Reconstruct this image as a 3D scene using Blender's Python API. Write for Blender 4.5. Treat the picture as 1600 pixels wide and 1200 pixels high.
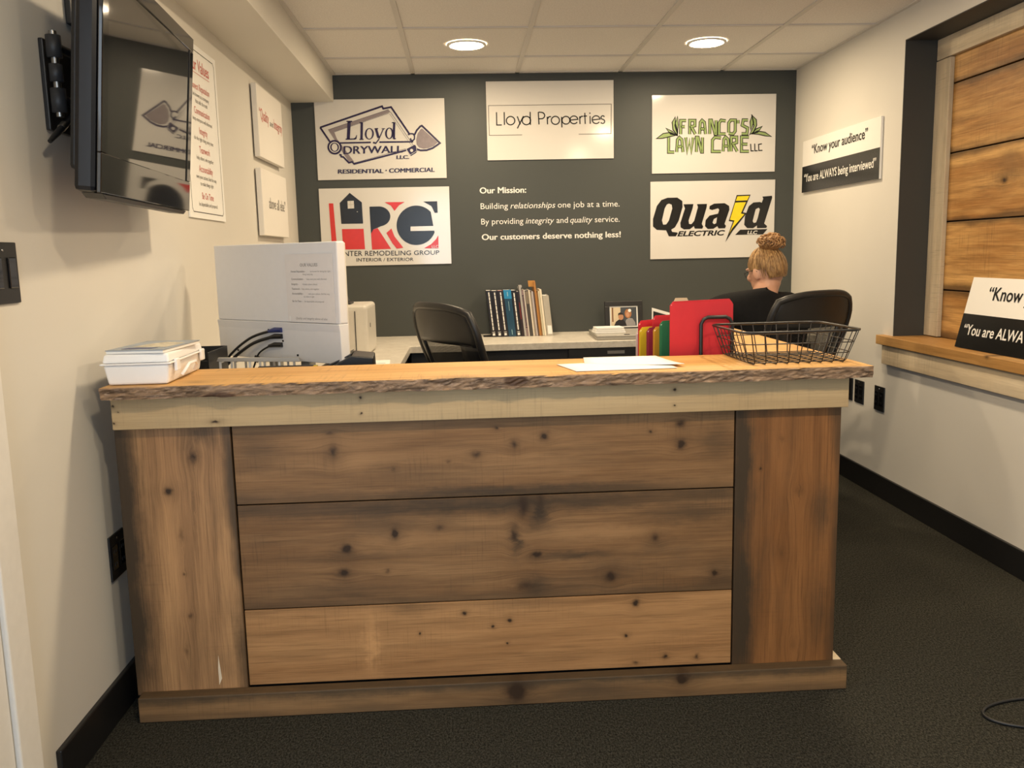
import bpy, bmesh, math, random
from math import sin, cos, pi, radians
from mathutils import Vector, Matrix, noise
from mathutils.geometry import tessellate_polygon

# ------------------------------------------------------------------ scene reset, camera, world, exposure
for _o in list(bpy.data.objects): bpy.data.objects.remove(_o, do_unlink=True)
SC = bpy.context.scene
COL = SC.collection
random.seed(7)

CAM_Z, FPX = 1.2257, 1356.3
YAW, PITCH, ROLL = 0.05214, -0.14863, -0.0220
fw = Vector((sin(YAW)*cos(PITCH), cos(YAW)*cos(PITCH), sin(PITCH)))
rt = Vector((cos(YAW), -sin(YAW), 0)); up = rt.cross(fw)
c_, s_ = cos(ROLL), sin(ROLL)
rt, up = rt*c_ + up*s_, -rt*s_ + up*c_
cam = bpy.data.objects.new('camera', bpy.data.cameras.new('camera'))
COL.objects.link(cam)
cam.matrix_world = Matrix((( rt.x, up.x, -fw.x, 0), (rt.y, up.y, -fw.y, 0), (rt.z, up.z, -fw.z, CAM_Z), (0, 0, 0, 1)))
cam.data.sensor_width = 36; cam.data.lens = FPX/1600*36; cam.data.clip_start = 0.02
SC.camera = cam

W = bpy.data.worlds.new('world'); SC.world = W; W.use_nodes = True
W.node_tree.nodes['Background'].inputs[0].default_value = (0.55, 0.68, 0.9, 1)
W.node_tree.nodes['Background'].inputs[1].default_value = 1.0
SC.view_settings.view_transform = 'Standard'; SC.view_settings.look = 'None'
SC.view_settings.gamma = 1; SC.view_settings.use_curve_mapping = False
SC.view_settings.exposure = 1.35
LAMP_STRENGTH = 105.0          # ceiling wafer lights
LAMP_COL = (1.0, 0.79, 0.52)
DAY_COL = (0.66, 0.82, 1.0)

def area(name, loc, rot, sx, sy, power, col):
    l = bpy.data.lights.new(name, 'AREA'); l.shape = 'RECTANGLE'; l.size = sx; l.size_y = sy
    l.energy = power; l.color = col
    o = bpy.data.objects.new(name, l); COL.objects.link(o); o.location = loc; o.rotation_euler = rot
    return o
# daylight entering through the glazed entrance behind the photographer and the door on the left wall
area('daylight_entrance', (-0.30, -1.52, 1.15), (radians(90), 0, 0), 0.75, 1.8, 14, DAY_COL)
area('daylight_side_door', (-0.93, 1.05, 1.05), (radians(90), 0, radians(-90)), 0.8, 1.8, 4, DAY_COL)

# ------------------------------------------------------------------ node / material helpers
def new_mat(name):
    m = bpy.data.materials.new(name); m.use_nodes = True
    return m, m.node_tree, m.node_tree.nodes['Principled BSDF']
def N(t, kind, **kw):
    n = t.nodes.new(kind)
    for k, v in kw.items(): setattr(n, k, v)
    return n
def L(t, a, b): t.links.new(a, b)
def math_(t, op, a, b=None, c=None, clamp=False):
    n = t.nodes.new('ShaderNodeMath'); n.operation = op; n.use_clamp = clamp
    for i, v in enumerate((a, b, c)):
        if v is None: continue
        if isinstance(v, (int, float)): n.inputs[i].default_value = v
        else: t.links.new(v, n.inputs[i])
    return n.outputs[0]
def mixc(t, fac, a, b, mode='MIX'):
    n = t.nodes.new('ShaderNodeMix'); n.data_type = 'RGBA'; n.blend_type = mode
    for i, v in ((0, fac), (6, a), (7, b)):
        if isinstance(v, (int, float)): n.inputs[i].default_value = v
        elif isinstance(v, tuple): n.inputs[i].default_value = (*v, 1) if len(v) == 3 else v
        else: t.links.new(v, n.inputs[i])
    return n.outputs[2]
def maprange(t, v, a, b, c=0.0, d=1.0, smooth=True):
    n = t.nodes.new('ShaderNodeMapRange'); n.interpolation_type = 'SMOOTHSTEP' if smooth else 'LINEAR'
    t.links.new(v, n.inputs[0])
    for i, x in enumerate((a, b, c, d)): n.inputs[i+1].default_value = x
    return n.outputs[0]
def noise_(t, vec, scale, detail=2.0, rough=0.5, dist=0.0):
    n = N(t, 'ShaderNodeTexNoise'); n.inputs['Scale'].default_value = scale
    n.inputs['Detail'].default_value = detail; n.inputs['Roughness'].default_value = rough
    n.inputs['Distortion'].default_value = dist
    if vec is not None: L(t, vec, n.inputs['Vector'])
    return n.outputs['Fac']
def scaled(t, vec, s, off=(0, 0, 0)):
    n = N(t, 'ShaderNodeMapping'); n.inputs['Scale'].default_value = s; n.inputs['Location'].default_value = off
    L(t, vec, n.inputs['Vector']); return n.outputs['Vector']
def bump(t, b, h, strength=0.3, dist=0.002):
    n = N(t, 'ShaderNodeBump'); n.inputs['Strength'].default_value = strength; n.inputs['Distance'].default_value = dist
    L(t, h, n.inputs['Height']); L(t, n.outputs['Normal'], b.inputs['Normal'])

_cache = {}
def plain(name, col, rough=0.5, metal=0.0, spec=0.5, var=0.06, scale=40.0, bumps=0.0, coat=0.0):
    """simple surface: base colour with faint procedural mottling"""
    if name in _cache: return _cache[name]
    m, t, b = new_mat(name)
    tc = N(t, 'ShaderNodeTexCoord').outputs['Object']
    n = noise_(t, tc, scale, 3)
    f = maprange(t, n, 0.3, 0.7, 1-var, 1+var*0.4, False)
    mm = t.nodes.new('ShaderNodeVectorMath'); mm.operation = 'SCALE'
    mm.inputs[0].default_value = col; L(t, f, mm.inputs['Scale'])
    L(t, mm.outputs[0], b.inputs['Base Color'])
    b.inputs['Roughness'].default_value = rough; b.inputs['Metallic'].default_value = metal
    b.inputs['Specular IOR Level'].default_value = spec
    b.inputs['Coat Weight'].default_value = coat; b.inputs['Coat Roughness'].default_value = 0.05
    if bumps: bump(t, b, n, bumps, 0.001)
    _cache[name] = m; return m

def paint(name, col, rough=0.6):
    if name in _cache: return _cache[name]
    m, t, b = new_mat(name)
    tc = N(t, 'ShaderNodeTexCoord').outputs['Object']
    n1 = noise_(t, tc, 1.3, 3); n2 = noise_(t, tc, 220, 2)
    c = mixc(t, maprange(t, n1, 0.3, 0.7, 0, 1), tuple(x*0.97 for x in col), tuple(min(1, x*1.02) for x in col))
    L(t, c, b.inputs['Base Color']); b.inputs['Roughness'].default_value = rough
    b.inputs['Specular IOR Level'].default_value = 0.35
    bump(t, b, n2, 0.08, 0.001)
    _cache[name] = m; return m

def emis(name, col, s):
    m, t, b = new_mat(name)
    b.inputs['Base Color'].default_value = (*col, 1)
    b.inputs['Emission Color'].default_value = (*col, 1); b.inputs['Emission Strength'].default_value = s
    return m

# ---- wood. Knots are real features of the boards, given in each board's own coordinates (along, across).
def knot_group():
    g = bpy.data.node_groups.new('knot', 'ShaderNodeTree')
    I = g.interface
    for nm, ty in (('Vec', 'NodeSocketVector'), ('Along', 'NodeSocketFloat'), ('Across', 'NodeSocketFloat'), ('RX', 'NodeSocketFloat'), ('RY', 'NodeSocketFloat'), ('Dark', 'NodeSocketFloat'), ('Mask', 'NodeSocketFloat')):
        I.new_socket(nm, in_out='INPUT', socket_type=ty)
    for nm, ty in (('Vec', 'NodeSocketVector'), ('Mask', 'NodeSocketFloat')):
        I.new_socket(nm, in_out='OUTPUT', socket_type=ty)
    gi = g.nodes.new('NodeGroupInput'); go = g.nodes.new('NodeGroupOutput')
    sp = g.nodes.new('ShaderNodeSeparateXYZ'); g.links.new(gi.outputs['Vec'], sp.inputs[0])
    wob = noise_(g, gi.outputs['Vec'], 60, 2)
    wv = math_(g, 'MULTIPLY', math_(g, 'SUBTRACT', wob, 0.5), 0.012)
    dx = math_(g, 'ADD', math_(g, 'SUBTRACT', sp.outputs[0], gi.outputs['Along']), wv)
    dz = math_(g, 'ADD', math_(g, 'SUBTRACT', sp.outputs[2], gi.outputs['Across']), wv)
    ex = math_(g, 'POWER', math_(g, 'ABSOLUTE', math_(g, 'DIVIDE', dx, gi.outputs['RX'])), 2)
    ez = math_(g, 'POWER', math_(g, 'ABSOLUTE', math_(g, 'DIVIDE', dz, gi.outputs['RY'])), 2)
    d2 = math_(g, 'ADD', ex, ez)
    core = math_(g, 'EXPONENT', math_(g, 'MULTIPLY', d2, -1.0))
    halo = math_(g, 'EXPONENT', math_(g, 'MULTIPLY', d2, -0.13))
    mk = math_(g, 'MULTIPLY', math_(g, 'ADD', math_(g, 'MULTIPLY', core, 1.15), math_(g, 'MULTIPLY', halo, 0.34)), gi.outputs['Dark'])
    L(g, math_(g, 'ADD', gi.outputs['Mask'], mk), go.inputs['Mask'])
    wide = math_(g, 'EXPONENT', math_(g, 'MULTIPLY', math_(g, 'ADD', math_(g, 'MULTIPLY', ex, 0.10), math_(g, 'MULTIPLY', ez, 0.16)), -1.0))
    nz = math_(g, 'SUBTRACT', sp.outputs[2], math_(g, 'MULTIPLY', math_(g, 'MULTIPLY', dz, wide), 0.75))
    cb = g.nodes.new('ShaderNodeCombineXYZ')
    g.links.new(sp.outputs[0], cb.inputs[0]); g.links.new(sp.outputs[1], cb.inputs[1]); g.links.new(nz, cb.inputs[2])
    g.links.new(cb.outputs[0], go.inputs['Vec'])
    return g
KNOT = knot_group()

def wood(name, light, dark, along='X', half=(0.6, 0.1), knots=(), grey=0.5, edge=0.5, seed=0.0, grain=1.0,
         rough=0.62, greycol=(0.10, 0.083, 0.062), ring=55.0, saw=0.35, knotcol=(0.035, 0.018, 0.008), stains=()):
    """along: object axis of the grain; the across axis is whichever of X/Z (or Y) is left, swizzled into Z."""
    m, t, b = new_mat(name)
    tc = N(t, 'ShaderNodeTexCoord').outputs['Object']
    sp = N(t, 'ShaderNodeSeparateXYZ'); L(t, tc, sp.inputs[0])
    order = {'X': (0, 1, 2), 'Z': (2, 1, 0), 'Y': (1, 2, 0), 'x': (0, 2, 1)}[along]
    cb = N(t, 'ShaderNodeCombineXYZ')
    for i, k in enumerate(order): L(t, sp.outputs[k], cb.inputs[i])
    vec = cb.outputs[0]; mask = None
    v = vec
    base = vec
    msk = None
    for (ka, kc, rx, ry, dk) in knots:
        g = N(t, 'ShaderNodeGroup'); g.node_tree = KNOT
        L(t, v, g.inputs['Vec'])
        g.inputs['Along'].default_value = ka; g.inputs['Across'].default_value = kc
        g.inputs['RX'].default_value = rx; g.inputs['RY'].default_value = ry; g.inputs['Dark'].default_value = dk
        if msk is not None: L(t, msk, g.inputs['Mask'])
        v = g.outputs['Vec']; msk = g.outputs['Mask']
    off = (seed*3.7, seed*1.3, seed*2.1)
    # growth rings: distorted bands across the board
    wn = noise_(t, scaled(t, v, (1.4, 1, 5), off), 1.0, 3, 0.55)
    s2 = N(t, 'ShaderNodeSeparateXYZ'); L(t, v, s2.inputs[0])
    ph = math_(t, 'ADD', math_(t, 'MULTIPLY', s2.outputs[2], ring*2.2), math_(t, 'MULTIPLY', wn, ring*0.34))
    fine = noise_(t, scaled(t, v, (5, 30, 120), off), 1.0, 3, 0.6)
    ph = math_(t, 'ADD', ph, math_(t, 'MULTIPLY', fine, 2.2))
    rings = math_(t, 'POWER', math_(t, 'MULTIPLY_ADD', math_(t, 'SINE', ph), 0.5, 0.5), 3.0)
    streak = noise_(t, scaled(t, v, (7, 60, 320), off), 1.0, 4, 0.65)
    broad = noise_(t, scaled(t, v, (1.2, 3, 9), off), 1.0, 4, 0.6, 0.3)
    lines = noise_(t, scaled(t, v, (2.5, 30, 150), off), 1.0, 5, 0.75)
    c = mixc(t, maprange(t, broad, 0.3, 0.72), dark, light)
    c = mixc(t, math_(t, 'MULTIPLY', rings, 0.30*grain), c, tuple(x*0.42 for x in dark))
    c = mixc(t, math_(t, 'MULTIPLY', maprange(t, streak, 0.45, 0.8), 0.75*grain), c, tuple(x*0.4 for x in dark))
    c = mixc(t, math_(t, 'MULTIPLY', maprange(t, lines, 0.54, 0.62), 0.30*grain), c, tuple(x*0.35 for x in dark))
    c = mixc(t, math_(t, 'MULTIPLY', maprange(t, lines, 0.46, 0.38), 0.22*grain), c, tuple(min(1, x*1.35) for x in light))
    # weathering: grey-brown blotches and dirty edges (wear of the reclaimed board itself)
    s0 = N(t, 'ShaderNodeSeparateXYZ'); L(t, base, s0.inputs[0])
    bl = noise_(t, scaled(t, base, (2.2, 2, 6.5), (seed*5.1, 0, seed)), 1.0, 5, 0.62, 0.4)
    c = mixc(t, math_(t, 'MULTIPLY', maprange(t, bl, 0.48, 0.72), grey), c, greycol)
    ed = math_(t, 'SUBTRACT', half[1], math_(t, 'ABSOLUTE', s0.outputs[2]))
    edn = math_(t, 'ADD', ed, math_(t, 'MULTIPLY', math_(t, 'SUBTRACT', noise_(t, scaled(t, base, (4, 4, 9), off), 1.0, 4), 0.5), 0.075))
    c = mixc(t, math_(t, 'MULTIPLY', maprange(t, edn, 0.0, 0.036, 1, 0), edge), c, tuple(x*0.62 for x in greycol))
    # individual water stains of this board: (along, across, length, width, strength); negative strength = pale sapwood
    if stains:
        wb_ = N(t, 'ShaderNodeTexNoise'); wb_.inputs['Scale'].default_value = 1.0; wb_.inputs['Detail'].default_value = 4; wb_.inputs['Roughness'].default_value = .65
        L(t, scaled(t, base, (14, 14, 30), off), wb_.inputs['Vector']); sc_ = N(t, 'ShaderNodeSeparateXYZ'); L(t, wb_.outputs['Color'], sc_.inputs[0])
        ja = math_(t, 'MULTIPLY', math_(t, 'SUBTRACT', sc_.outputs[0], 0.5), 0.10); jc = math_(t, 'MULTIPLY', math_(t, 'SUBTRACT', sc_.outputs[1], 0.5), 0.045)
        dk_ = None; pl_ = None
        for (sa, sc2, la, lc2, st_) in stains:
            ea = math_(t, 'DIVIDE', math_(t, 'ADD', math_(t, 'SUBTRACT', s0.outputs[0], sa), ja), la); ec = math_(t, 'DIVIDE', math_(t, 'ADD', math_(t, 'SUBTRACT', s0.outputs[2], sc2), jc), lc2)
            q_ = math_(t, 'MULTIPLY', math_(t, 'EXPONENT', math_(t, 'MULTIPLY', math_(t, 'ADD', math_(t, 'MULTIPLY', ea, ea), math_(t, 'MULTIPLY', ec, ec)), -1.0)), abs(st_))
            if st_ > 0: dk_ = q_ if dk_ is None else math_(t, 'MAXIMUM', dk_, q_)
            else: pl_ = q_ if pl_ is None else math_(t, 'MAXIMUM', pl_, q_)
        if dk_ is not None: c = mixc(t, math_(t, 'MULTIPLY', dk_, math_(t, 'MULTIPLY_ADD', streak, 0.7, 0.75), clamp=True), c, tuple(x*0.62 for x in greycol))
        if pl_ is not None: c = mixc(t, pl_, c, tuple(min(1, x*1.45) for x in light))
    # rough saw marks across the grain
    sw = noise_(t, scaled(t, base, (190, 20, 9), off), 1.0, 2, 0.5)
    swm = noise_(t, scaled(t, base, (3, 3, 5), off), 1.0, 2)
    c = mixc(t, math_(t, 'MULTIPLY', math_(t, 'MULTIPLY', maprange(t, sw, 0.52, 0.75), maprange(t, swm, 0.45, 0.65)), saw), c, tuple(x*0.5 for x in greycol))
    if msk is not None:
        kn = noise_(t, scaled(t, base, (40, 40, 40)), 1.0, 2)
        c = mixc(t, math_(t, 'MULTIPLY', msk, math_(t, 'MULTIPLY_ADD', kn, 0.6, 0.62), clamp=True), c, knotcol)
    L(t, c, b.inputs['Base Color'])
    b.inputs['Roughness'].default_value = rough; b.inputs['Specular IOR Level'].default_value = 0.3
    h = math_(t, 'ADD', math_(t, 'MULTIPLY', streak, 0.7), math_(t, 'MULTIPLY', rings, -0.3))
    h = math_(t, 'ADD', h, math_(t, 'MULTIPLY', sw, 0.25))
    bump(t, b, h, 0.35, 0.0012)
    return m

# ------------------------------------------------------------------ mesh helpers
class MB:
    def __init__(s): s.v = []; s.f = []; s.sm = []
    def add(s, vs, fs, smooth=False):
        o = len(s.v); s.v += [tuple(p) for p in vs]
        s.f += [tuple(i+o for i in f) for f in fs]; s.sm += [smooth]*len(fs)
    def box(s, a, b, rot=None, at=(0, 0, 0)):
        (x0, y0, z0), (x1, y1, z1) = a, b
        vs = [Vector(p) for p in ((x0,y0,z0),(x1,y0,z0),(x1,y1,z0),(x0,y1,z0),(x0,y0,z1),(x1,y0,z1),(x1,y1,z1),(x0,y1,z1))]
        if rot is not None: vs = [rot @ p + Vector(at) for p in vs]
        s.add(vs, [(0,3,2,1),(4,5,6,7),(0,1,5,4),(1,2,6,5),(2,3,7,6),(3,0,4,7)]); return s
    def prism(s, pts, d0, d1, axis='y'):
        """extrude polygon pts (2D) between d0 and d1 on axis; pts are (x,z) for y, (x,y) for z, (y,z) for x"""
        n = len(pts)
        def P(p, d): return {'y': (p[0], d, p[1]), 'z': (p[0], p[1], d), 'x': (d, p[0], p[1])}[axis]
        vs = [P(p, d0) for p in pts] + [P(p, d1) for p in pts]
        fs = [tuple(range(n)), tuple(range(2*n-1, n-1, -1))]
        fs += [(i, i+n, (i+1) % n + n, (i+1) % n) for i in range(n)]
        s.add(vs, fs); return s
    def tube(s, pts, r, n=8, closed=False, cap=True, smooth=True):
        pts = [Vector(p) for p in pts]; m = len(pts); rings = []
        rr = r if isinstance(r, (list, tuple)) else [r]*m
        nrm = None
        for i, p in enumerate(pts):
            if closed: d = pts[(i+1) % m] - pts[i-1]
            else: d = pts[min(i+1, m-1)] - pts[max(i-1, 0)]
            d.normalize()
            if nrm is None:
                a = Vector((0, 0, 1)) if abs(d.z) < 0.9 else Vector((1, 0, 0)); nrm = (a - d*a.dot(d)).normalized()
            else:
                nrm = nrm - d*nrm.dot(d)
                nrm = nrm.normalized() if nrm.length > 1e-6 else d.orthogonal().normalized()
            bn = d.cross(nrm)
            rings.append([p + (nrm*cos(2*pi*k/n) + bn*sin(2*pi*k/n))*rr[i] for k in range(n)])
        vs = [v for rg in rings for v in rg]; fs = []
        for i in range(m if closed else m-1):
            j = (i+1) % m
            fs += [(i*n+k, i*n+(k+1) % n, j*n+(k+1) % n, j*n+k) for k in range(n)]
        s.add(vs, fs, smooth)
        if cap and not closed: s.add(rings[0], [tuple(range(n-1, -1, -1))]); s.add(rings[-1], [tuple(range(n))])
        return s
    def lathe(s, prof, n=24, at=(0, 0, 0), smooth=True, axis='z'):
        vs = []; m = len(prof)
        for k in range(n):
            a = 2*pi*k/n
            for r, z in prof:
                p = (r*cos(a), r*sin(a), z) if axis == 'z' else (r*cos(a), -z, r*sin(a)) if axis == 'y' else (z, r*cos(a), r*sin(a))
                vs.append((p[0]+at[0], p[1]+at[1], p[2]+at[2]))
        fs = []
        for k in range(n):
            k2 = (k+1) % n
            for i in range(m-1): fs.append((k*m+i, k2*m+i, k2*m+i+1, k*m+i+1))
        s.add(vs, fs, smooth); return s
    def ell(s, c, r, nu=20, nv=12, rot=None):
        vs = []; fs = []
        for j in range(nv+1):
            th = pi*j/nv
            for i in range(nu):
                p = Vector((r[0]*sin(th)*cos(2*pi*i/nu), r[1]*sin(th)*sin(2*pi*i/nu), r[2]*cos(th)))
                if rot is not None: p = rot @ p
                vs.append(p + Vector(c))
        for j in range(nv):
            for i in range(nu): fs.append((j*nu+i, (j+1)*nu+i, (j+1)*nu+(i+1) % nu, j*nu+(i+1) % nu))
        s.add(vs, fs, True); return s
    def mesh(s, name, mat, bevel=0.0, seg=2, merge=False):
        me = bpy.data.meshes.new(name); me.from_pydata(s.v, [], s.f)
        for p, q in zip(me.polygons, s.sm): p.use_smooth = q
        bm = bmesh.new(); bm.from_mesh(me)
        if merge: bmesh.ops.remove_doubles(bm, verts=bm.verts, dist=1e-5)
        bmesh.ops.recalc_face_normals(bm, faces=bm.faces)
        if bevel:
            es = [e for e in bm.edges if len(e.link_faces) == 2 and e.calc_face_angle(0) > 0.6]
            bmesh.ops.bevel(bm, geom=es, offset=bevel, segments=seg, profile=0.5, affect='EDGES', clamp_overlap=True)
        bm.to_mesh(me); bm.free()
        if mat: me.materials.append(mat)
        return me
    def build(s, name, mat, parent=None, bevel=0.0, seg=2, loc=None, merge=False, **tags):
        o = bpy.data.objects.new(name, s.mesh(name, mat, bevel, seg, merge)); COL.objects.link(o)
        if parent: o.parent = parent
        if loc is not None: o.location = loc
        for k, v in tags.items(): o[k] = v
        return o

def thing(name, label, cat, loc=(0, 0, 0), rz=0.0, group=None):
    o = bpy.data.objects.new(name, None); COL.objects.link(o); o.empty_display_size = 0.05
    o.location = loc; o.rotation_euler = (0, 0, rz); o['label'] = label; o['category'] = cat
    if group: o['group'] = group
    return o
def tag(o, label, cat, group=None):
    o['label'] = label; o['category'] = cat
    if group: o['group'] = group
    return o
def struct(name, mb, mat, label=None, parent=None, bevel=0.0, loc=None):
    o = mb.build(name, mat, parent, bevel=bevel, loc=loc)
    if not parent: o['kind'] = 'structure'
    if label: o['label'] = label
    return o
def sempty(name, label, loc=(0, 0, 0), rz=0):
    o = bpy.data.objects.new(name, None); COL.objects.link(o); o.location = loc; o.rotation_euler = (0, 0, rz)
    o['kind'] = 'structure'; o['label'] = label; return o
def linkcopy(me, name, parent, loc=(0, 0, 0), rot=(0, 0, 0)):
    o = bpy.data.objects.new(name, me); COL.objects.link(o); o.parent = parent; o.location = loc; o.rotation_euler = rot
    return o

# ---- flat print helper: polygons laid just proud of a panel whose face looks along local -y
class Ink:
    def __init__(s): s.v = []; s.f = []
    def poly(s, pts, holes=()):
        loops = [[Vector((x, y, 0)) for x, y in pts]] + [[Vector((x, y, 0)) for x, y in h] for h in holes]
        tris = tessellate_polygon(loops); o = len(s.v)
        s.v += [(p.x, p.y) for lp in loops for p in lp]; s.f += [tuple(i+o for i in tr) for tr in tris]; return s
    def circle(s, c, r, n=32, ry=None, hole=0.0):
        ry = ry or r
        pts = [(c[0]+r*cos(2*pi*k/n), c[1]+ry*sin(2*pi*k/n)) for k in range(n)]
        hs = [[(c[0]+hole*cos(2*pi*k/n), c[1]+hole*ry/r*sin(2*pi*k/n)) for k in range(n)]] if hole else ()
        return s.poly(pts, hs)
    def line(s, pts, w, closed=False, miter=True):
        n = len(pts); P = [Vector(p) for p in pts]
        ws = w if isinstance(w, (list, tuple)) else [w]*n
        Lp, Rp = [], []
        for i in range(n):
            a = P[i-1] if (i > 0 or closed) else None; c = P[(i+1) % n] if (i < n-1 or closed) else None
            d1 = (P[i]-a).normalized() if a is not None and (P[i]-a).length > 1e-9 else None
            d2 = (c-P[i]).normalized() if c is not None and (c-P[i]).length > 1e-9 else None
            if d1 is None: d1 = d2
            if d2 is None: d2 = d1
            n1 = Vector((-d1.y, d1.x)); n2 = Vector((-d2.y, d2.x)); m = n1+n2
            if m.length < 1e-4: m = n1
            m.normalize(); k = 1/max(0.45, m.dot(n1))
            Lp.append(P[i]+m*ws[i]/2*k); Rp.append(P[i]-m*ws[i]/2*k)
        o = len(s.v); s.v += [tuple(p) for p in Lp]+[tuple(p) for p in Rp]
        for i in range(n if closed else n-1):
            j = (i+1) % n; s.f.append((o+i, o+j, o+n+j, o+n+i))
        return s
    def text(s, body, box=None, fit='xy', size=0.05, bold=0.0, shear=0.0, at=None, align='L', res=3, rot=0.0, sx=1.0):
        cu = bpy.data.curves.new('t', 'FONT'); cu.body = body; cu.size = 1; cu.shear = shear; cu.offset = bold
        cu.resolution_u = res; cu.fill_mode = 'FRONT'
        ob = bpy.data.objects.new('t', cu); COL.objects.link(ob)
        dg = bpy.context.evaluated_depsgraph_get(); me = bpy.data.meshes.new_from_object(ob.evaluated_get(dg))
        vs = [v.co.copy() for v in me.vertices]; fs = [tuple(p.vertices) for p in me.polygons]
        bpy.data.objects.remove(ob); bpy.data.curves.remove(cu); bpy.data.meshes.remove(me)
        if not vs: return s
        x0 = min(v.x for v in vs); x1 = max(v.x for v in vs); y0 = min(v.y for v in vs); y1 = max(v.y for v in vs)
        if box:
            bx0, by0, bx1, by1 = box
            kx = (bx1-bx0)/(x1-x0); ky = (by1-by0)/(y1-y0)
            if fit == 'x': ky = kx
            f = lambda v: (bx0+(v.x-x0)*kx, by0+(v.y-y0)*ky)
        else:
            k = size; w = (x1-x0)*k*sx; ox = {'L': 0, 'C': -w/2, 'R': -w}[align]
            cr, sr = cos(rot), sin(rot)
            f = lambda v: (at[0]+((v.x-x0)*k*sx+ox)*cr - v.y*k*sr, at[1]+v.y*k*cr + ((v.x-x0)*k*sx+ox)*sr)
        o = len(s.v); s.v += [f(v) for v in vs]; s.f += [tuple(i+o for i in q) for q in fs]; return s
    def fat(s, body, d, **kw):
        """heavier weight: the same lettering printed again a hair to each side"""
        for i, (dx, dy) in enumerate(((-d, 0), (d, 0), (0, d*.6), (0, -d*.6))):
            o = len(s.v); s.text(body, **kw); s.v[o:] = [(p[0]+dx, p[1]+dy, -.00025*i) for p in s.v[o:]]
        return s
    def map(s, fn): s.v = [fn(*p) for p in s.v]; return s
    def each(s, name, mat, parent, y=-0.001):
        """one object for every connected shape"""
        par = list(range(len(s.v)))
        def fd(a):
            while par[a] != a: par[a] = par[par[a]]; a = par[a]
            return a
        for f in s.f:
            for i in f[1:]: par[fd(i)] = fd(f[0])
        grp = {}
        for f in s.f: grp.setdefault(fd(f[0]), []).append(f)
        for fs in grp.values():
            ids = sorted({i for f in fs for i in f}); m = {a: b for b, a in enumerate(ids)}
            k = Ink(); k.v = [s.v[i] for i in ids]; k.f = [tuple(m[i] for i in f) for f in fs]; k.build(name, mat, parent, y)
    def build(s, name, mat, parent, y=-0.001, **tags):
        me = bpy.data.meshes.new(name); me.from_pydata([(p[0], y+(p[2] if len(p) > 2 else 0), p[1]) for p in s.v], [], s.f); me.materials.append(mat)
        bm = bmesh.new(); bm.from_mesh(me)
        for f in bm.faces:
            if f.normal.y > 0: f.normal_flip()
        bm.to_mesh(me); bm.free()
        o = bpy.data.objects.new(name, me); COL.objects.link(o); o.parent = parent
        for k, v in tags.items(): o[k] = v
        return o
def quad(TL, TR, BR, BL, w, h):
    """projective map from measured corner coordinates onto a w x h panel centred on its origin"""
    import numpy as np
    src = [TL, TR, BR, BL]; dst = [(-w/2, h/2), (w/2, h/2), (w/2, -h/2), (-w/2, -h/2)]
    A = []; B = []
    for (x, y), (u, v) in zip(src, dst):
        A += [[x, y, 1, 0, 0, 0, -u*x, -u*y], [0, 0, 0, x, y, 1, -v*x, -v*y]]; B += [u, v]
    H = np.linalg.solve(np.array(A, float), np.array(B, float))
    def f(x, y):
        d = H[6]*x+H[7]*y+1
        return (float((H[0]*x+H[1]*y+H[2])/d), float((H[3]*x+H[4]*y+H[5])/d))
    return f

# ------------------------------------------------------------------ common materials
M_wall = paint('wall_paint_warm_grey', (0.68, 0.655, 0.60), 0.55)
M_slate = paint('wall_paint_slate', (0.060, 0.066, 0.062), 0.5)
M_reveal = paint('reveal_paint_dark', (0.050, 0.050, 0.047), 0.55)
M_tile = plain('acoustic_tile', (0.80, 0.77, 0.73), 0.9, spec=0.1, var=0.10, scale=160, bumps=0.2)
M_grid = plain('ceiling_grid_metal', (0.62, 0.59, 0.55), 0.5, var=0.02)
M_base = plain('black_vinyl_base', (0.010, 0.010, 0.011), 0.38, var=0.1)
M_black = plain('black_plastic', (0.012, 0.012, 0.013), 0.42, var=0.15)
M_blackg = plain('glossy_black_plastic', (0.006, 0.006, 0.007), 0.05, var=0.1, spec=0.9)
M_dkgrey = plain('dark_grey_plastic', (0.035, 0.035, 0.037), 0.5, var=0.1)
M_white = plain('white_plastic', (0.80, 0.80, 0.79), 0.35, var=0.02)
M_paper = plain('white_paper', (0.86, 0.86, 0.84), 0.8, spec=0.2, var=0.02, scale=12)
M_sign = plain('gloss_white_sign_board', (0.66, 0.64, 0.605), 0.12, spec=0.5, var=0.01, scale=3)
M_motto = plain('matte_white_board', (0.84, 0.82, 0.78), 0.4, var=0.01, scale=3)
M_signedge = plain('sign_board_edge', (0.45, 0.42, 0.38), 0.6, var=0.05)
M_ink = plain('black_print', (0.008, 0.008, 0.008), 0.25, var=0.1)
M_purple = plain('purple_print', (0.018, 0.010, 0.055), 0.25, var=0.1)
M_mauve = plain('grey_mauve_print', (0.25, 0.21, 0.22), 0.25, var=0.1)
M_redp = plain('red_print', (0.62, 0.030, 0.022), 0.25, var=0.05)
M_greenp = plain('green_print', (0.27, 0.37, 0.14), 0.3, var=0.05)
M_yellowp = plain('yellow_print', (0.85, 0.64, 0.02), 0.3, var=0.05)
M_whitep = plain('white_print', (0.82, 0.80, 0.76), 0.4, var=0.02)
M_inkgrey = plain('grey_print', (0.16, 0.15, 0.14), 0.7, var=0.1)
M_redsoft = plain('faded_red_print', (0.60, 0.12, 0.10), 0.7, var=0.1)
M_steel = plain('brushed_steel', (0.45, 0.44, 0.42), 0.3, metal=1.0, var=0.05)
M_chrome = plain('chrome', (0.7, 0.7, 0.7), 0.12, metal=1.0, var=0.02)
M_wire = plain('black_coated_wire', (0.014, 0.013, 0.013), 0.35, var=0.1)
M_trimw = plain('white_trim_paint', (0.78, 0.76, 0.72), 0.4, var=0.03)

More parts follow.
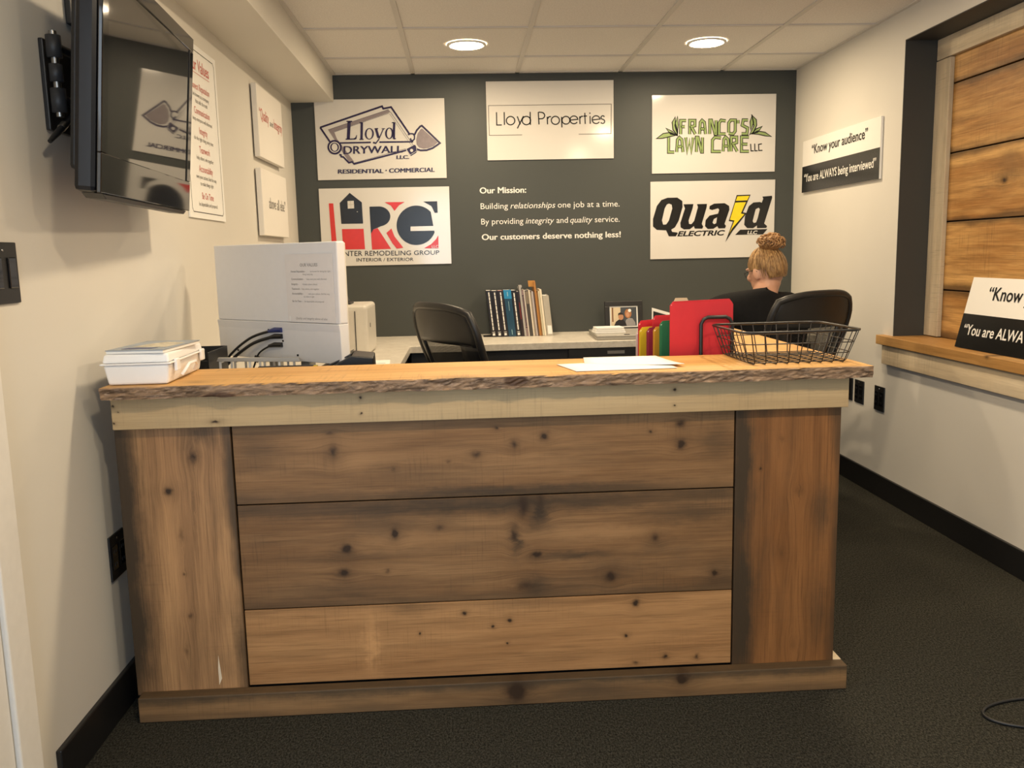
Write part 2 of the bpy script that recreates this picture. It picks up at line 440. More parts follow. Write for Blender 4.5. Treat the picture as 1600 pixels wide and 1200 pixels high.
# ------------------------------------------------------------------ room shell
XL, XR, YB, YF, ZC = -0.978, 2.023, 5.308, -1.6, 2.28
XS, ZS = -0.73, 2.125
def carpet():
    m, t, b = new_mat('charcoal_carpet')
    tc = N(t, 'ShaderNodeTexCoord').outputs['Object']
    a = noise_(t, scaled(t, tc, (210, 120, 1)), 1.0, 3, 0.75); c2 = noise_(t, tc, 2.0, 3); c3 = noise_(t, tc, 330, 1)
    vo = N(t, 'ShaderNodeTexVoronoi'); vo.inputs['Scale'].default_value = 210; L(t, tc, vo.inputs['Vector'])
    c = mixc(t, maprange(t, a, 0.35, 0.7), (0.008, 0.0078, 0.006), (0.068, 0.066, 0.052))
    c = mixc(t, math_(t, 'MULTIPLY', maprange(t, c3, 0.60, 0.72), 0.6), c, (0.15, 0.14, 0.115))
    c = mixc(t, math_(t, 'MULTIPLY', c2, 0.35), c, (0.028, 0.026, 0.022))
    L(t, c, b.inputs['Base Color']); b.inputs['Roughness'].default_value = 0.95; b.inputs['Specular IOR Level'].default_value = 0.1
    bump(t, b, math_(t, 'ADD', a, vo.outputs['Distance']), 0.7, 0.004)
    return m
struct('floor', MB().box((XL-0.1, YF-0.1, -0.08), (XR+0.3, YB+0.1, 0)), carpet(), 'dark charcoal loop carpet')
struct('wall_back', MB().box((XL-0.1, YB, 0), (XR+0.3, YB+0.1, ZC+0.12)), M_slate, 'slate grey painted back wall')
struct('wall_left', MB().box((XL-0.1, YF, 0), (XL, YB, ZC+0.12)), M_wall, 'warm light grey painted left wall')
struct('wall_front', MB().box((XL-0.1, YF-0.1, 0), (XR+0.3, YF, ZC+0.12)), M_wall, 'light grey wall behind the viewer')
NY0, NY1, NZ0, NZ1, NX = 2.55, 4.003, 0.80, 2.144, 2.192
struct('wall_right', MB().box((XR, NY1, 0), (XR+0.24, YB, ZC+0.12)).box((XR, YF, 0), (XR+0.24, NY0, ZC+0.12))
       .box((XR, NY0, 0), (XR+0.24, NY1, NZ0-0.045)).box((XR, NY0, NZ1), (XR+0.24, NY1, ZC+0.12)), M_wall, 'light grey painted right wall with a boarded recess')
struct('trim_1', MB().box((XL, YF, ZS), (XS, YB, ZC+0.1)), M_wall, 'boxed soffit along the top of the left wall')
for nm, a, b in (('left', (XL, 1.92, 0), (XL+0.014, YB, 0.109)), ('right', (XR-0.014, YF, 0), (XR, YB, 0.109)), ('back', (XL, YB-0.014, 0), (XR, YB, 0.109))):
    struct('baseboard_'+nm, MB().box(a, b), M_base, 'black vinyl baseboard', bevel=0.003)

# suspended ceiling: separate lay-in tiles on a tee grid
ceil = struct('ceiling', MB().box((XL-0.1, YF-0.1, ZC+0.05), (XR+0.3, YB+0.1, ZC+0.15)), M_tile, 'suspended ceiling of beige acoustic tiles')
T = 0.61; GX = [-0.263+T*i for i in range(0, 4)]; GY = [4.886-T*i for i in range(11)]
xs = [XS] + GX + [XR]; ys = [YB] + GY + [YF]
LIGHTS = [(x, y) for y in (4.603, 2.773, 0.943) for x in (0.047, 1.279)]
for i in range(len(xs)-1):
    for j in range(len(ys)-1):
        if ys[j]-ys[j+1] < 0.02: continue
        x0, x1, y1, y0 = xs[i]+0.006, xs[i+1]-0.006, ys[j]-0.006, ys[j+1]+0.006
        MB().box((x0-(x0+x1)/2, y0-(y0+y1)/2, 0.001), (x1-(x0+x1)/2, y1-(y0+y1)/2, 0.016)).build('ceiling_tile', M_tile, ceil, bevel=0.0, loc=((x0+x1)/2, (y0+y1)/2, ZC))
for x in GX: MB().box((x-0.012, YF, ZC-0.004), (x+0.012, YB, ZC+0.004)).build('grid_bar', M_grid, ceil)
for y in GY: MB().box((XS, y-0.012, ZC-0.0045), (XR, y+0.012, ZC+0.0035)).build('grid_bar', M_grid, ceil)
for a, b in (((XS, YF, ZC-0.0035), (XS+0.02, YB, ZC+0.003)), ((XR-0.02, YF, ZC-0.0035), (XR, YB, ZC+0.003)), ((XS, YB-0.02, ZC-0.004), (XR, YB, ZC+0.003))):
    MB().box(a, b).build('wall_angle', M_grid, ceil)
M_lamp = emis('lit_wafer_lens', LAMP_COL, LAMP_STRENGTH)
M_lamp_dim = emis('lit_wafer_lens_aisle', LAMP_COL, LAMP_STRENGTH*1.05)
where = ['left round ceiling downlight near the slate wall', 'right round ceiling downlight near the slate wall', 'left round ceiling downlight above the counter aisle', 'right round ceiling downlight above the counter aisle',
         'left round ceiling downlight in front of the counter', 'right round ceiling downlight in front of the counter']
for (x, y), w in zip(LIGHTS, where):
    t = thing('ceiling_light', w, 'light', (x, y, ZC), group='round ceiling downlights')
    MB().lathe([(0.083, -0.004), (0.083, -0.009), (0.092, -0.010), (0.100, -0.006), (0.100, 0.0)], 32).build('trim_ring', M_white, t)
    MB().lathe([(0.0001, -0.0085), (0.083, -0.0085)], 32).build('lens', M_lamp if y > 2 else M_lamp_dim, t)

# door on the left wall: only its casing edge reaches the view
d1 = sempty('door_1', 'white door casing on the left wall near the viewer')
MB().box((XL, 1.74, 0), (XL+0.022, 1.826, 2.06)).box((XL, 0.30, 0), (XL+0.022, 0.386, 2.06)).box((XL, 0.30, 2.0), (XL+0.022, 1.826, 2.085)).build('casing', M_trimw, d1, bevel=0.004)
MB().box((XL, 0.39, 0.01), (XL+0.012, 1.736, 2.0)).build('door_leaf', M_trimw, d1, bevel=0.003)
MB().lathe([(0.0001, 0.0), (0.03, 0.0), (0.012, 0.012), (0.012, 0.04), (0.027, 0.055), (0.02, 0.075), (0.0001, 0.078)], 20, at=(XL+0.012, 0.47, 0.95), axis='x').build('door_knob', M_steel, d1)
# glazed entrance behind the viewer
d2 = sempty('door_2', 'glazed entrance door behind the viewer')
MB().box((-0.80, YF, 0), (-0.72, YF+0.03, 2.12)).box((0.12, YF, 0), (0.20, YF+0.03, 2.12)).box((-0.80, YF, 2.08), (0.20, YF+0.03, 2.14)).build('door_frame', M_black, d2, bevel=0.003)

# ------------------------------------------------------------------ boarded recess in the right wall
LW, DWD = (0.66, 0.39, 0.14), (0.34, 0.155, 0.042)
w1 = sempty('window_1', 'window recess boarded over with wide amber planks')
MB().box((XR+0.001, NY1-0.004, NZ0), (NX+0.030, NY1+0.001, NZ1)).box((XR+0.001, NY0, NZ1-0.004), (NX+0.030, NY1, NZ1+0.001)).box((XR+0.001, NY0-0.001, NZ0), (NX+0.02, NY0+0.004, NZ1)).build('reveal', M_reveal, w1)
zs = [0.80, 1.020, 1.328, 1.629, 1.931, 2.144]
kn = [[(0.55, 0.03, 0.012, 0.008, 0.8)], [(0.30, 0.05, 0.02, 0.012, .8), (0.42, -0.06, 0.012, 0.008, 0.6)], [(0.35, 0.04, 0.035, 0.04, 0.55), (0.52, 0.10, 0.05, 0.02, 0.5), (-0.2, 0, .02, .012, .8)],
      [(0.37, -0.10, 0.014, 0.008, 1), (0.05, 0.05, 0.02, 0.012, .8), (0.30, 0.02, 0.01, 0.05, 0.3)], [(0.48, -0.03, 0.02, 0.012, 0.7), (0.42, 0.03, 0.03, 0.02, 0.4)]]
for i in range(5):
    z0, z1 = zs[i]+0.003, zs[i+1]-0.003; yc = (NY0+NY1)/2; zc = (z0+z1)/2
    # grain along object Y
    m = wood('amber_plank_%d' % i, LW, DWD, 'Y', ((NY1-NY0)/2, (z1-z0)/2), (), grey=0.22, edge=0.75, seed=11+i, grain=0.7, rough=0.5, greycol=(0.14, 0.075, 0.03)) if False else None
    m = wood('amber_plank_%d' % i, LW, DWD, 'X', ((NY1-NY0)/2, (z1-z0)/2), kn[i], grey=0.50, edge=0.8, seed=11+i, grain=0.8, rough=0.5, greycol=(0.13, 0.07, 0.03))
    o = MB().box((-(NY1-NY0)/2+0.004, 0, -(z1-z0)/2), ((NY1-NY0)/2-0.004, 0.02, (z1-z0)/2)).build('plank', m, w1, bevel=0.002, loc=(NX, yc, zc))
    o.rotation_euler = (0, 0, radians(-90))
MB().box((NX+0.031, NY0-.02, NZ0-.05), (NX+0.045, NY1+.02, NZ1+.02)).build('backing_panel', M_black, w1)
PL, PD = (0.74, 0.63, 0.46), (0.60, 0.48, 0.32)
mb_ = wood('pale_batten', PL, PD, 'Z', (0.6, 0.06), (), grey=0.3, edge=0.3, seed=3, grain=0.35, greycol=(0.36, 0.30, 0.22))
mh_ = wood('pale_header', PL, PD, 'X', (0.7, 0.05), (), grey=0.4, edge=0.2, seed=5, grain=0.35, greycol=(0.33, 0.27, 0.19))
o = MB().box((-0.058, 0, -0.62), (0.058, 0.021, 0.62)).build('batten', mb_, w1, bevel=0.002, loc=(NX-0.022, NY1-0.062, 1.425)); o.rotation_euler = (0, 0, radians(-90))
o = MB().box((-0.72, 0, -0.045), (0.72, 0.021, 0.045)).build('header_board', mh_, w1, bevel=0.002, loc=(NX-0.022, (NY0+NY1)/2, NZ1-0.050)); o.rotation_euler = (0, 0, radians(-90))
ms_ = wood('sill_board', (0.60, 0.35, 0.13), (0.42, 0.22, 0.07), 'X', (0.8, 0.12), [(0.1, 0.02, 0.015, 0.01, .6)], grey=0.06, edge=0.1, seed=8, grain=0.5, rough=0.45, greycol=(0.25, 0.13, 0.05))
def slabx(x0, x1, y0, y1, z0, z1): return MB().box((-(y1-y0)/2, -(x1-x0)/2, -(z1-z0)/2), ((y1-y0)/2, (x1-x0)/2, (z1-z0)/2)), ((x0+x1)/2, (y0+y1)/2, (z0+z1)/2)
mbx, lc = slabx(1.985, NX+0.030, NY0-0.06, 4.095, NZ0-0.043, NZ0+0.001)
o = mbx.build('sill', ms_, w1, bevel=0.003, loc=lc); o.rotation_euler = (0, 0, radians(-90))
ma_ = wood('sill_apron', PL, PD, 'X', (0.8, 0.045), (), grey=0.25, edge=0.25, seed=9, grain=0.35, greycol=(0.33, 0.27, 0.19))
mbx, lc = slabx(1.998, XR, NY0-0.03, 4.055, NZ0-0.135, NZ0-0.044)
o = mbx.build('apron', ma_, w1, bevel=0.002, loc=lc); o.rotation_euler = (0, 0, radians(-90))

# ------------------------------------------------------------------ reception counter
ctr = thing('reception_counter', 'long reclaimed wood reception counter with a live edge top', 'counter', (0.05, 2.264, 0))
def wpart(name, mat, x0, x1, y0, y1, z0, z1, bevel=0.002, parent=ctr, **tags):
    """a board given in world coordinates; its mesh is centred on its own origin so its grain is its own"""
    cx, cy, cz = (x0+x1)/2, (y0+y1)/2, (z0+z1)/2
    o = MB().box((x0-cx, y0-cy, z0-cz), (x1-cx, y1-cy, z1-cz)).build(name, mat, parent, bevel=bevel, loc=Vector((cx, cy, cz))-(parent.location if parent else Vector()))
    for k, v in tags.items(): o[k] = v
    return o
def KX(px, py):  # knots measured on the counter face, returned as world x, z on y = 2.264
    d = fw + rt*((px-800)/FPX) + up*((600-py)/FPX); q = 2.264/d.y; return d.x*q, CAM_Z+d.z*q
def knots(cx, cz, lst, swap=False):
    out = []
    for (px, py, rx, ry, dk) in lst:
        x, z = KX(px, py); out.append((x-cx, z-cz, rx, ry, dk) if not swap else (z-cz, x-cx, rx, ry, dk))
    return out
B1, B2 = (0.300, 0.165, 0.072), (0.190, 0.096, 0.038)      # weathered brown boards
B3, B4 = (0.46, 0.245, 0.100), (0.34, 0.168, 0.064)        # fresher boards
GC = (0.085, 0.056, 0.031)
Yf = 2.264
cx = (-0.619+0.718)/2
k1 = [(520, 707, .011, .016, .7), (744, 711, .012, .009, .7), (803, 695, .009, .011, .7), (851, 682, .010, .010, .9), (1063, 663, .012, .010, .7), (1065, 693, .012, .013, .9), (615, 733, .006, .006, .4), (776, 670, .006, .004, .7), (1018, 674, .004, .004, .9), (515, 682, .009, .007, .5), (700, 722, .006, .004, .4)]
k2 = [(541, 859, .013, .012, 1), (537, 895, .013, .011, .9), (617, 834, .008, .012, 1), (688, 824, .009, .007, .5), (838, 868, .012, .008, 1), (955, 901, .012, .014, 1), (1024, 841, .010, .012, .6), (1117, 896, .008, .008, .9), (818, 790, .013, .026, .9), (803, 833, .007, .022, .7), (845, 785, .010, .02, .5), (606, 893, .005, .005, .5), (820, 915, .02, .014, .5)]
k3 = [(726, 959, .006, .005, 1), (796, 971, .005, .005, 1), (770, 980, .004, .004, 1), (793, 1006, .003, .003, 1), (979, 994, .005, .004, 1), (994, 943, .008, .010, .8), (1041, 1026, .006, .006, .7), (1089, 1027, .006, .008, .7), (994, 1036, .009, .005, .6), (656, 991, .003, .003, .9)]
kl = [(303, 718, .014, .011, .8), (264, 771, .011, .010, .9), (289, 900, .004, .004, .6), (298, 966, .006, .006, .5), (292, 1020, .014, .006, .35), (284, 840, .02, .006, .3), (303, 790, .03, .005, .2)]
kr = [(1190, 735, .003, .003, .7), (1222, 690, .01, .006, .2), (1250, 770, .014, .012, .3), (1222, 865, .02, .010, .25), (1240, 1010, .02, .012, .2)]
zb = [(0.073, 0.2875), (0.2905, 0.580), (0.5835, 0.812)]
def st(cx, cz, lst, swap=False):
    out = []
    for (px, py, la, lc2, k_) in lst:
        x, z = KX(px, py); out.append((x-cx, z-cz, la, lc2, k_) if not swap else (z-cz, x-cx, la, lc2, k_))
    return out
s1 = [(800, 768, .45, .016, .75), (400, 705, .07, .05, .45), (480, 650, .25, .014, .5), (1120, 690, .05, .06, .45), (640, 745, .2, .03, .3), (560, 720, .06, .03, -.25), (1060, 640, .10, .03, -.3)]
s2 = [(760, 790, .75, .024, .8), (842, 800, .030, .045, .95), (806, 845, .016, .04, .8), (905, 868, .10, .012, .75), (835, 915, .035, .03, .6), (1080, 800, .14, .03, .6), (520, 925, .20, .025, .45), (1130, 900, .05, .05, .5), (560, 870, .16, .014, .35), (620, 845, .16, .02, -.3), (960, 832, .18, .018, -.45)]
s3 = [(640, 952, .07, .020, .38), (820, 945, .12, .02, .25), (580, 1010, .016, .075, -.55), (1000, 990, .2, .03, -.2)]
sl = [(190, 760, .22, .050, 1.1), (212, 980, .22, .052, 1.1), (200, 860, .25, .048, 1.1), (310, 683, .035, .045, .7), (355, 700, .10, .018, .6), (372, 1010, .09, .016, .5), (270, 870, .22, .03, -.3)]
sr = [(1160, 740, .28, .034, 1.1), (1160, 950, .28, .036, 1.1), (1285, 800, .07, .03, .55), (1278, 960, .10, .03, .5), (1200, 645, .02, .03, .5), (1220, 700, .15, .03, -.25)]
for i, (z0, z1) in enumerate(zb):
    cz = (z0+z1)/2; kk = knots(cx, cz, (k3, k2, k1)[i])
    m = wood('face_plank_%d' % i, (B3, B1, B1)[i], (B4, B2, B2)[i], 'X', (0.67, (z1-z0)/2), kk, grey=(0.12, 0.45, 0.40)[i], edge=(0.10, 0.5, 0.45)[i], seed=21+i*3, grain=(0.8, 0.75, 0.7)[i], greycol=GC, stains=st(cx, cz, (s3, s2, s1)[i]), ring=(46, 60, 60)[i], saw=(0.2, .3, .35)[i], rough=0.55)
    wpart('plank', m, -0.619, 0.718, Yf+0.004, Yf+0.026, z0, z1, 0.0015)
ml = wood('left_corner_board', (0.50, 0.28, 0.125), (0.31, 0.165, 0.075), 'Z', (0.4, 0.149), knots(-0.770, 0.43, kl, True), grey=0.30, edge=0.9, seed=33, grain=0.9, greycol=GC, stains=st(-0.770, 0.43, sl, True), ring=40, saw=0.15, rough=0.5)
mr = wood('right_corner_board', (0.28, 0.122, 0.040), (0.19, 0.078, 0.024), 'Z', (0.4, 0.146), knots(0.868, 0.43, kr, True), grey=0.30, edge=0.75, seed=37, grain=0.8, greycol=GC, stains=st(0.868, 0.43, sr, True), ring=40, saw=0.1, rough=0.5)
wpart('corner_board', ml, -0.919, -0.6225, Yf, Yf+0.024, 0.060, 0.812)
wpart('corner_board', mr, 0.7215, 1.011, Yf, Yf+0.024, 0.060, 0.812)
M_chip = plain('fresh_wood_chip', (0.75, 0.62, 0.45), 0.7)
kxy = [KX(x, y) for x, y in ((341, 1024), (347, 1060), (343, 1070), (341, 1045))]
MB().prism([(x-0.05, z) for x, z in kxy], -0.0006, 0.0004).build('split_scar', M_chip, ctr, loc=(0, 0, 0), label='pale split in the left corner board')
mk = wood('kick_board', (0.32, 0.18, 0.078), (0.19, 0.102, 0.042), 'X', (0.97, 0.036), knots(0.065, 0.036, [(806, 1070, .028, .030, .9), (1060, 1050, .018, .016, 1.0)]), stains=[(0, .034, 3.0, .020, .8), (-.6, .02, .2, .02, .3), (.25, .0, .12, .03, .6)], grey=0.4, edge=0.35, seed=41, grain=0.6, greycol=(0.105, 0.072, 0.04), saw=.2)
wpart('kick_board', mk, -0.905, 1.035, 2.224, Yf-0.0005, 0.001, 0.071, 0.003)
mk2 = wood('kick_return_board', PL, PD, 'x', (0.5, 0.05), (), grey=0.1, edge=0.1, seed=43, grain=0.4)
wpart('kick_board', mk2, 1.012, 1.035, Yf, 3.36, 0.001, 0.071, label='pale side kick board')
map_ = wood('apron_board', (0.52, 0.38, 0.21), (0.43, 0.30, 0.155), 'X', (0.97, 0.042), knots(0.0535, 0.842, [(340, 656, .008, .0035, 1), (181, 633, .004, .003, 1), (184, 658, .003, .002, 1), (564, 619, .003, .003, 1.2), (565, 644, .002, .002, 1.2), (1051, 606, .003, .003, 1.2), (1051, 630, .002, .002, 1.2), (190, 641, .002, .002, .7)]), grey=0.16, edge=0.08, seed=47, grain=0.28, greycol=(0.36, 0.27, 0.16), saw=0.25)
wpart('apron_board', map_, -0.912, 1.019, 2.240, Yf-0.0005, 0.800, 0.8815)
wpart('apron_board', map_, 0.9965, 1.019, Yf+0.0005, 3.36, 0.800, 0.8815, label='pale apron board along the side')
# structure behind the face
Mply = wood('plywood_inner', (0.5, 0.38, 0.22), (0.4, 0.29, 0.16), 'X', (1, 1), (), grey=0.1, edge=0, seed=49)
wpart('inner_panel', M_black, -0.905, 1.0, Yf+0.027, Yf+0.045, 0.02, 0.88)
wpart('side_panel', mr, 0.985, 1.008, Yf+0.046, 3.34, 0.0, 0.88)
wpart('inner_return_panel', Mply, 0.83, 0.85, Yf+0.3, 3.34, 0.0, 0.88)
wpart('end_panel', Mply, 0.851, 0.984, 3.32, 3.34, 0.0, 0.88)
wpart('end_panel', Mply, -0.90, -0.88, Yf+0.046, 2.53, 0.0, 0.88)
wpart('inner_shelf', Mply, -0.10, 0.829, Yf+0.046, 2.92, 0.80, 0.82)
wpart('shelf_post', Mply, -0.10, -0.06, 2.86, 2.90, 0.0, 0.799)
wpart('shelf_post', Mply, 0.77, 0.81, 2.86, 2.90, 0.0, 0.799)
# live edge top: rough bark edge towards the viewer
def live_top():
    n = 160; x0, x1 = -0.921, 1.066; rows = [0.8838, 0.889, 0.895, 0.901, 0.907, 0.912, 0.9148]
    ox, oy, oz = 0.05, 2.37, 0.90
    vs = []; fs = []
    for i in range(n+1):
        x = x0+(x1-x0)*i/n
        big = noise.noise((x*2.6, 3.1, 0))*0.010 + noise.noise((x*9, 1.7, 0))*0.005
        notch = -0.010*math.exp(-((x+0.70)/0.035)**2)
        for j, z in enumerate(rows):
            f = j/(len(rows)-1)
            r = noise.noise((x*45+z*60, z*160, 5))*0.0045 + noise.noise((x*110, z*300, 9))*0.002
            y = 2.203 + big*(0.4+0.6*f) + (1-f)*0.008*(0.5+noise.noise((x*14, 7, 2))) + r - notch*(1-f)
            if j == len(rows)-1: y += 0.0025
            vs.append((x-ox, y-oy, z-oz + (noise.noise((x*30, 2, 8))*0.0025 if j == 0 else 0)))
        vs.append((x-ox, (2.54 if x < 0.805 else 2.372)-oy, 0.915-oz)); vs.append((x-ox, (2.54 if x < 0.805 else 2.372)-oy, rows[0]-oz))
    k = len(rows)+2
    for i in range(n):
        a, b = i*k, (i+1)*k
        for j in range(k-1): fs.append((a+j, b+j, b+j+1, a+j+1))
        fs.append((a+k-1, b+k-1, b, a))
    fs.append(tuple(range(k))); fs.append(tuple(range(n*k+k-1, n*k-1, -1)))
    m = MB(); m.add(vs, fs); return m, (ox, oy, oz)
def top_mat(name, seed, barky=True):
    m = wood(name, (0.66, 0.385, 0.135), (0.50, 0.265, 0.080), 'x', (1.0, 0.17), [(-0.06, -0.15, .05, .02, .35), (0.05, -0.02, .02, .01, .3), (-0.75, -0.1, .03, .02, .3)], grey=0.10, edge=0.0, seed=seed, grain=0.45, rough=0.5, greycol=(0.30, 0.16, 0.06))
    if not barky: return m
    t = m.node_tree; b = t.nodes['Principled BSDF']
    geo = N(t, 'ShaderNodeNewGeometry'); sp = N(t, 'ShaderNodeSeparateXYZ'); L(t, geo.outputs['True Normal'], sp.inputs[0])
    tc = N(t, 'ShaderNodeTexCoord').outputs['Object']
    old = b.inputs['Base Color'].links[0].from_socket
    n1 = noise_(t, scaled(t, tc, (9, 10, 60)), 1.0, 5, 0.65, 1.5); n2 = noise_(t, scaled(t, tc, (60, 40, 160)), 1.0, 4, 0.6)
    bk = mixc(t, maprange(t, n1, 0.32, 0.68), (0.085, 0.052, 0.032), (0.33, 0.21, 0.125))
    bk = mixc(t, math_(t, 'MULTIPLY', maprange(t, n2, 0.5, 0.75), 0.6), bk, (0.48, 0.34, 0.23))
    for kx_, kr_ in ((0.075, 0.032), (-0.678, 0.045)):      # half-moon knots cut through by the edge
        s3 = N(t, 'ShaderNodeSeparateXYZ'); L(t, tc, s3.inputs[0])
        dx = math_(t, 'DIVIDE', math_(t, 'SUBTRACT', s3.outputs[0], kx_), kr_); dz = math_(t, 'DIVIDE', math_(t, 'SUBTRACT', s3.outputs[2], 0.004 if kx_ > 0 else -0.018), 0.015)
        d = math_(t, 'ADD', math_(t, 'MULTIPLY', dx, dx), math_(t, 'MULTIPLY', dz, dz))
        bk = mixc(t, math_(t, 'MULTIPLY', maprange(t, d, 0.6, 1.3, 1, 0), 0.85), bk, (0.06, 0.028, 0.015))
    L(t, mixc(t, maprange(t, sp.outputs[2], 0.75, 0.95, 1, 0), old, bk), b.inputs['Base Color'])
    return m
lt, org = live_top()
lt.build('counter_top', top_mat('live_edge_slab', 51), ctr, loc=Vector(org)-ctr.location)
mrt = wood('return_slab', (0.66, 0.385, 0.135), (0.50, 0.265, 0.080), 'Y', (0.6, 0.2), (), grey=0.08, edge=0.0, seed=57, grain=0.45, rough=0.5, greycol=(0.30, 0.16, 0.06))
wpart('counter_top', mrt, 0.812, 1.066, 2.3735, 3.42, 0.8842, 0.9151, 0.002, label='side return top board')

# ------------------------------------------------------------------ signs
def sign(name, label, cat, loc, rz, w, h, th, mat=None, tilt=0.0, group=None, edge=None):
    t = thing(name, label, cat, loc, rz, group)
    if tilt: t.rotation_euler = (tilt, 0, rz)
    MB().box((-w/2, 0, -h/2), (w/2, th, h/2)).build('panel', mat or M_sign, t, bevel=0.0008, seg=1)
    return t
YS = YB-0.008
def onback(x0, x1, z0, z1): return ((x0+x1)/2, YS, (z0+z1)/2), x1-x0, z1-z0

# -- drywall company sign
lc, w, h = onback(-0.843, -0.085, 1.681, 2.139)
t = sign('wall_sign', 'white sign with a purple drywall knife logo, upper left on the slate wall', 'sign', lc, 0, w, h, 0.006, group='company signs on the slate wall')
q = quad((0, 72), (868, 55), (900, 588), (35, 607), w, h)
k = w/865
e = Ink()
e.line([q(*p) for p in ((45, 255), (455, 112), (463, 128), (515, 117), (640, 292))], 12*k)
e.line([q(*p) for p in ((45, 255), (122, 365))], 12*k)
e.line([q(*p) for p in ((175, 435), (186, 437), (188, 448), (203, 451), (240, 489), (262, 483), (276, 497), (520, 432), (622, 403))], 11*k)
e.line([q(*p) for p in ((165, 358), (385, 352))], 10*k); e.line([q(*p) for p in ((442, 350), (668, 346))], 10*k)
# hook joining frame and knife
e.line([q(*p) for p in ((632, 300), (650, 292), (668, 294), (676, 308), (676, 328), (664, 340), (652, 334), (650, 322))], 9*k)
# knife blade outline
e.line([q(*p) for p in ((676, 300), (690, 270), (706, 252), (712, 244), (724, 239), (848, 354), (800, 388), (760, 402), (720, 404), (694, 396))], 12*k)
e.each('outline', M_purple, t, -0.0016)
e = Ink().poly([q(*p) for p in ((716, 262), (726, 258), (832, 350), (806, 374), (772, 388), (738, 392), (708, 384), (692, 364), (688, 330), (696, 292))])
e.build('blade', M_mauve, t, -0.0014)
e = Ink().poly([q(*p) for p in ((98, 270), (498, 133), (512, 150), (138, 283), (158, 330), (275, 482), (240, 484))])
e.build('frame_band', M_mauve, t, -0.0009)
e = Ink().line([q(*p) for p in ((512, 150), (672, 372))], 2.5*k).line([q(*p) for p in ((505, 160), (660, 375))], 1.5*k).line([q(*p) for p in ((276, 490), (620, 392))], 2*k).line([q(*p) for p in ((98, 270), (498, 133))], 2*k).line([q(*p) for p in ((140, 284), (500, 158))], 2*k)
e.each('fine_line', M_purple, t, -0.0012)
kx_, ky_ = q(143, 386)
Ink().circle((kx_, ky_), 0.042*1.0*w/0.76).build('ring', M_purple, t, -0.0018)
Ink().circle((kx_, ky_), 0.031, hole=0.026).build('ring_line', M_sign, t, -0.0022)
Ink().circle((kx_, ky_), 0.017, ry=0.021).build('ring_eye', M_sign, t, -0.0022)
Ink().poly([q(*p) for p in ((625, 395), (680, 366), (702, 398), (690, 420), (655, 442))]).build('ferrule', M_purple, t, -0.0019)
Ink().circle(q(659, 404), 0.009).line([q(*p) for p in ((640, 424), (652, 434), (694, 408), (690, 380))], 2.5*k).build('rivet', M_sign, t, -0.0023)
def serif(letters, mat, nm, dy):   # hand-drawn roman letters
    e = Ink()
    for kind, *a in letters:
        if kind == 'l': e.line([q(*p) for p in a[0]], [x*k*1.2 for x in a[1]] if isinstance(a[1], (list, tuple)) else a[1]*k*1.2)
        else:
            (cx_, cy_), rx, ry, hx, hy = a
            n = 36; e.poly([q(cx_+rx*cos(2*pi*i/n), cy_+ry*sin(2*pi*i/n)) for i in range(n)], [[q(cx_+hx*cos(2*pi*i/n), cy_+hy*sin(2*pi*i/n)) for i in range(n)]])
    e.build(nm, mat, t, dy)
serif([('l', [(238, 214), (234, 330)], 17), ('l', [(220, 214), (258, 213)], 6), ('l', [(216, 332), (282, 330)], 6), ('l', [(270, 330), (284, 326), (290, 304)], [4, 9, 3]),
       ('l', [(322, 220), (322, 332)], 13), ('l', [(306, 224), (322, 220)], 5), ('l', [(308, 333), (336, 332)], 5),
       ('o', (374, 295), 30, 38, 19, 33), ('l', [(418, 262), (436, 322)], 13), ('l', [(408, 261), (432, 260)], 5), ('l', [(468, 260), (436, 335), (418, 358), (400, 352)], [5, 6, 7, 9]), ('l', [(456, 261), (478, 260)], 4),
       ('o', (507, 291), 28, 38, 16, 33), ('l', [(538, 218), (538, 326)], 13), ('l', [(522, 221), (538, 218)], 5), ('l', [(536, 328), (552, 326)], 5)], M_purple, 'lettering', -0.0024)
def tq(body, x0, x1, yb, yt, yb2, yt2, bold=0.0, shear=0.0, e=None, layer=0):
    """text fitted between measured corners (x, baseline, top) at both ends"""
    e = e or Ink(); o = len(e.v)
    e.text(body, box=(0, 0, 1, 1), bold=bold, shear=shear, res=4)
    for i in range(o, len(e.v)):
        u, v = e.v[i]; x = x0+(x1-x0)*u; b_ = yb+(yb2-yb)*u; t_ = yt+(yt2-yt)*u
        e.v[i] = q(x, b_+(t_-b_)*v) + (-.0002*layer,)
    return e
for a_ in (('DRYWALL', 203, 600, 432, 378, 418, 374), ('LLC.', 558, 645, 462, 438, 460, 436), ('RESIDENTIAL', 168, 474, 562, 534, 556, 529), ('COMMERCIAL', 510, 818, 554, 526, 546, 518)):
    for dx_ in (-2.0, 0, 2.0): tq(a_[0], a_[1]+dx_+2, a_[2]+dx_-2, *a_[3:], bold=0, layer=dx_/2+1, e=(e_ := Ink() if dx_ < 0 else e_))
    e_.build('lettering', M_purple, t, -0.0026)
Ink().circle(q(491, 539), 0.004, 12).build('dot', M_purple, t, -0.0026)

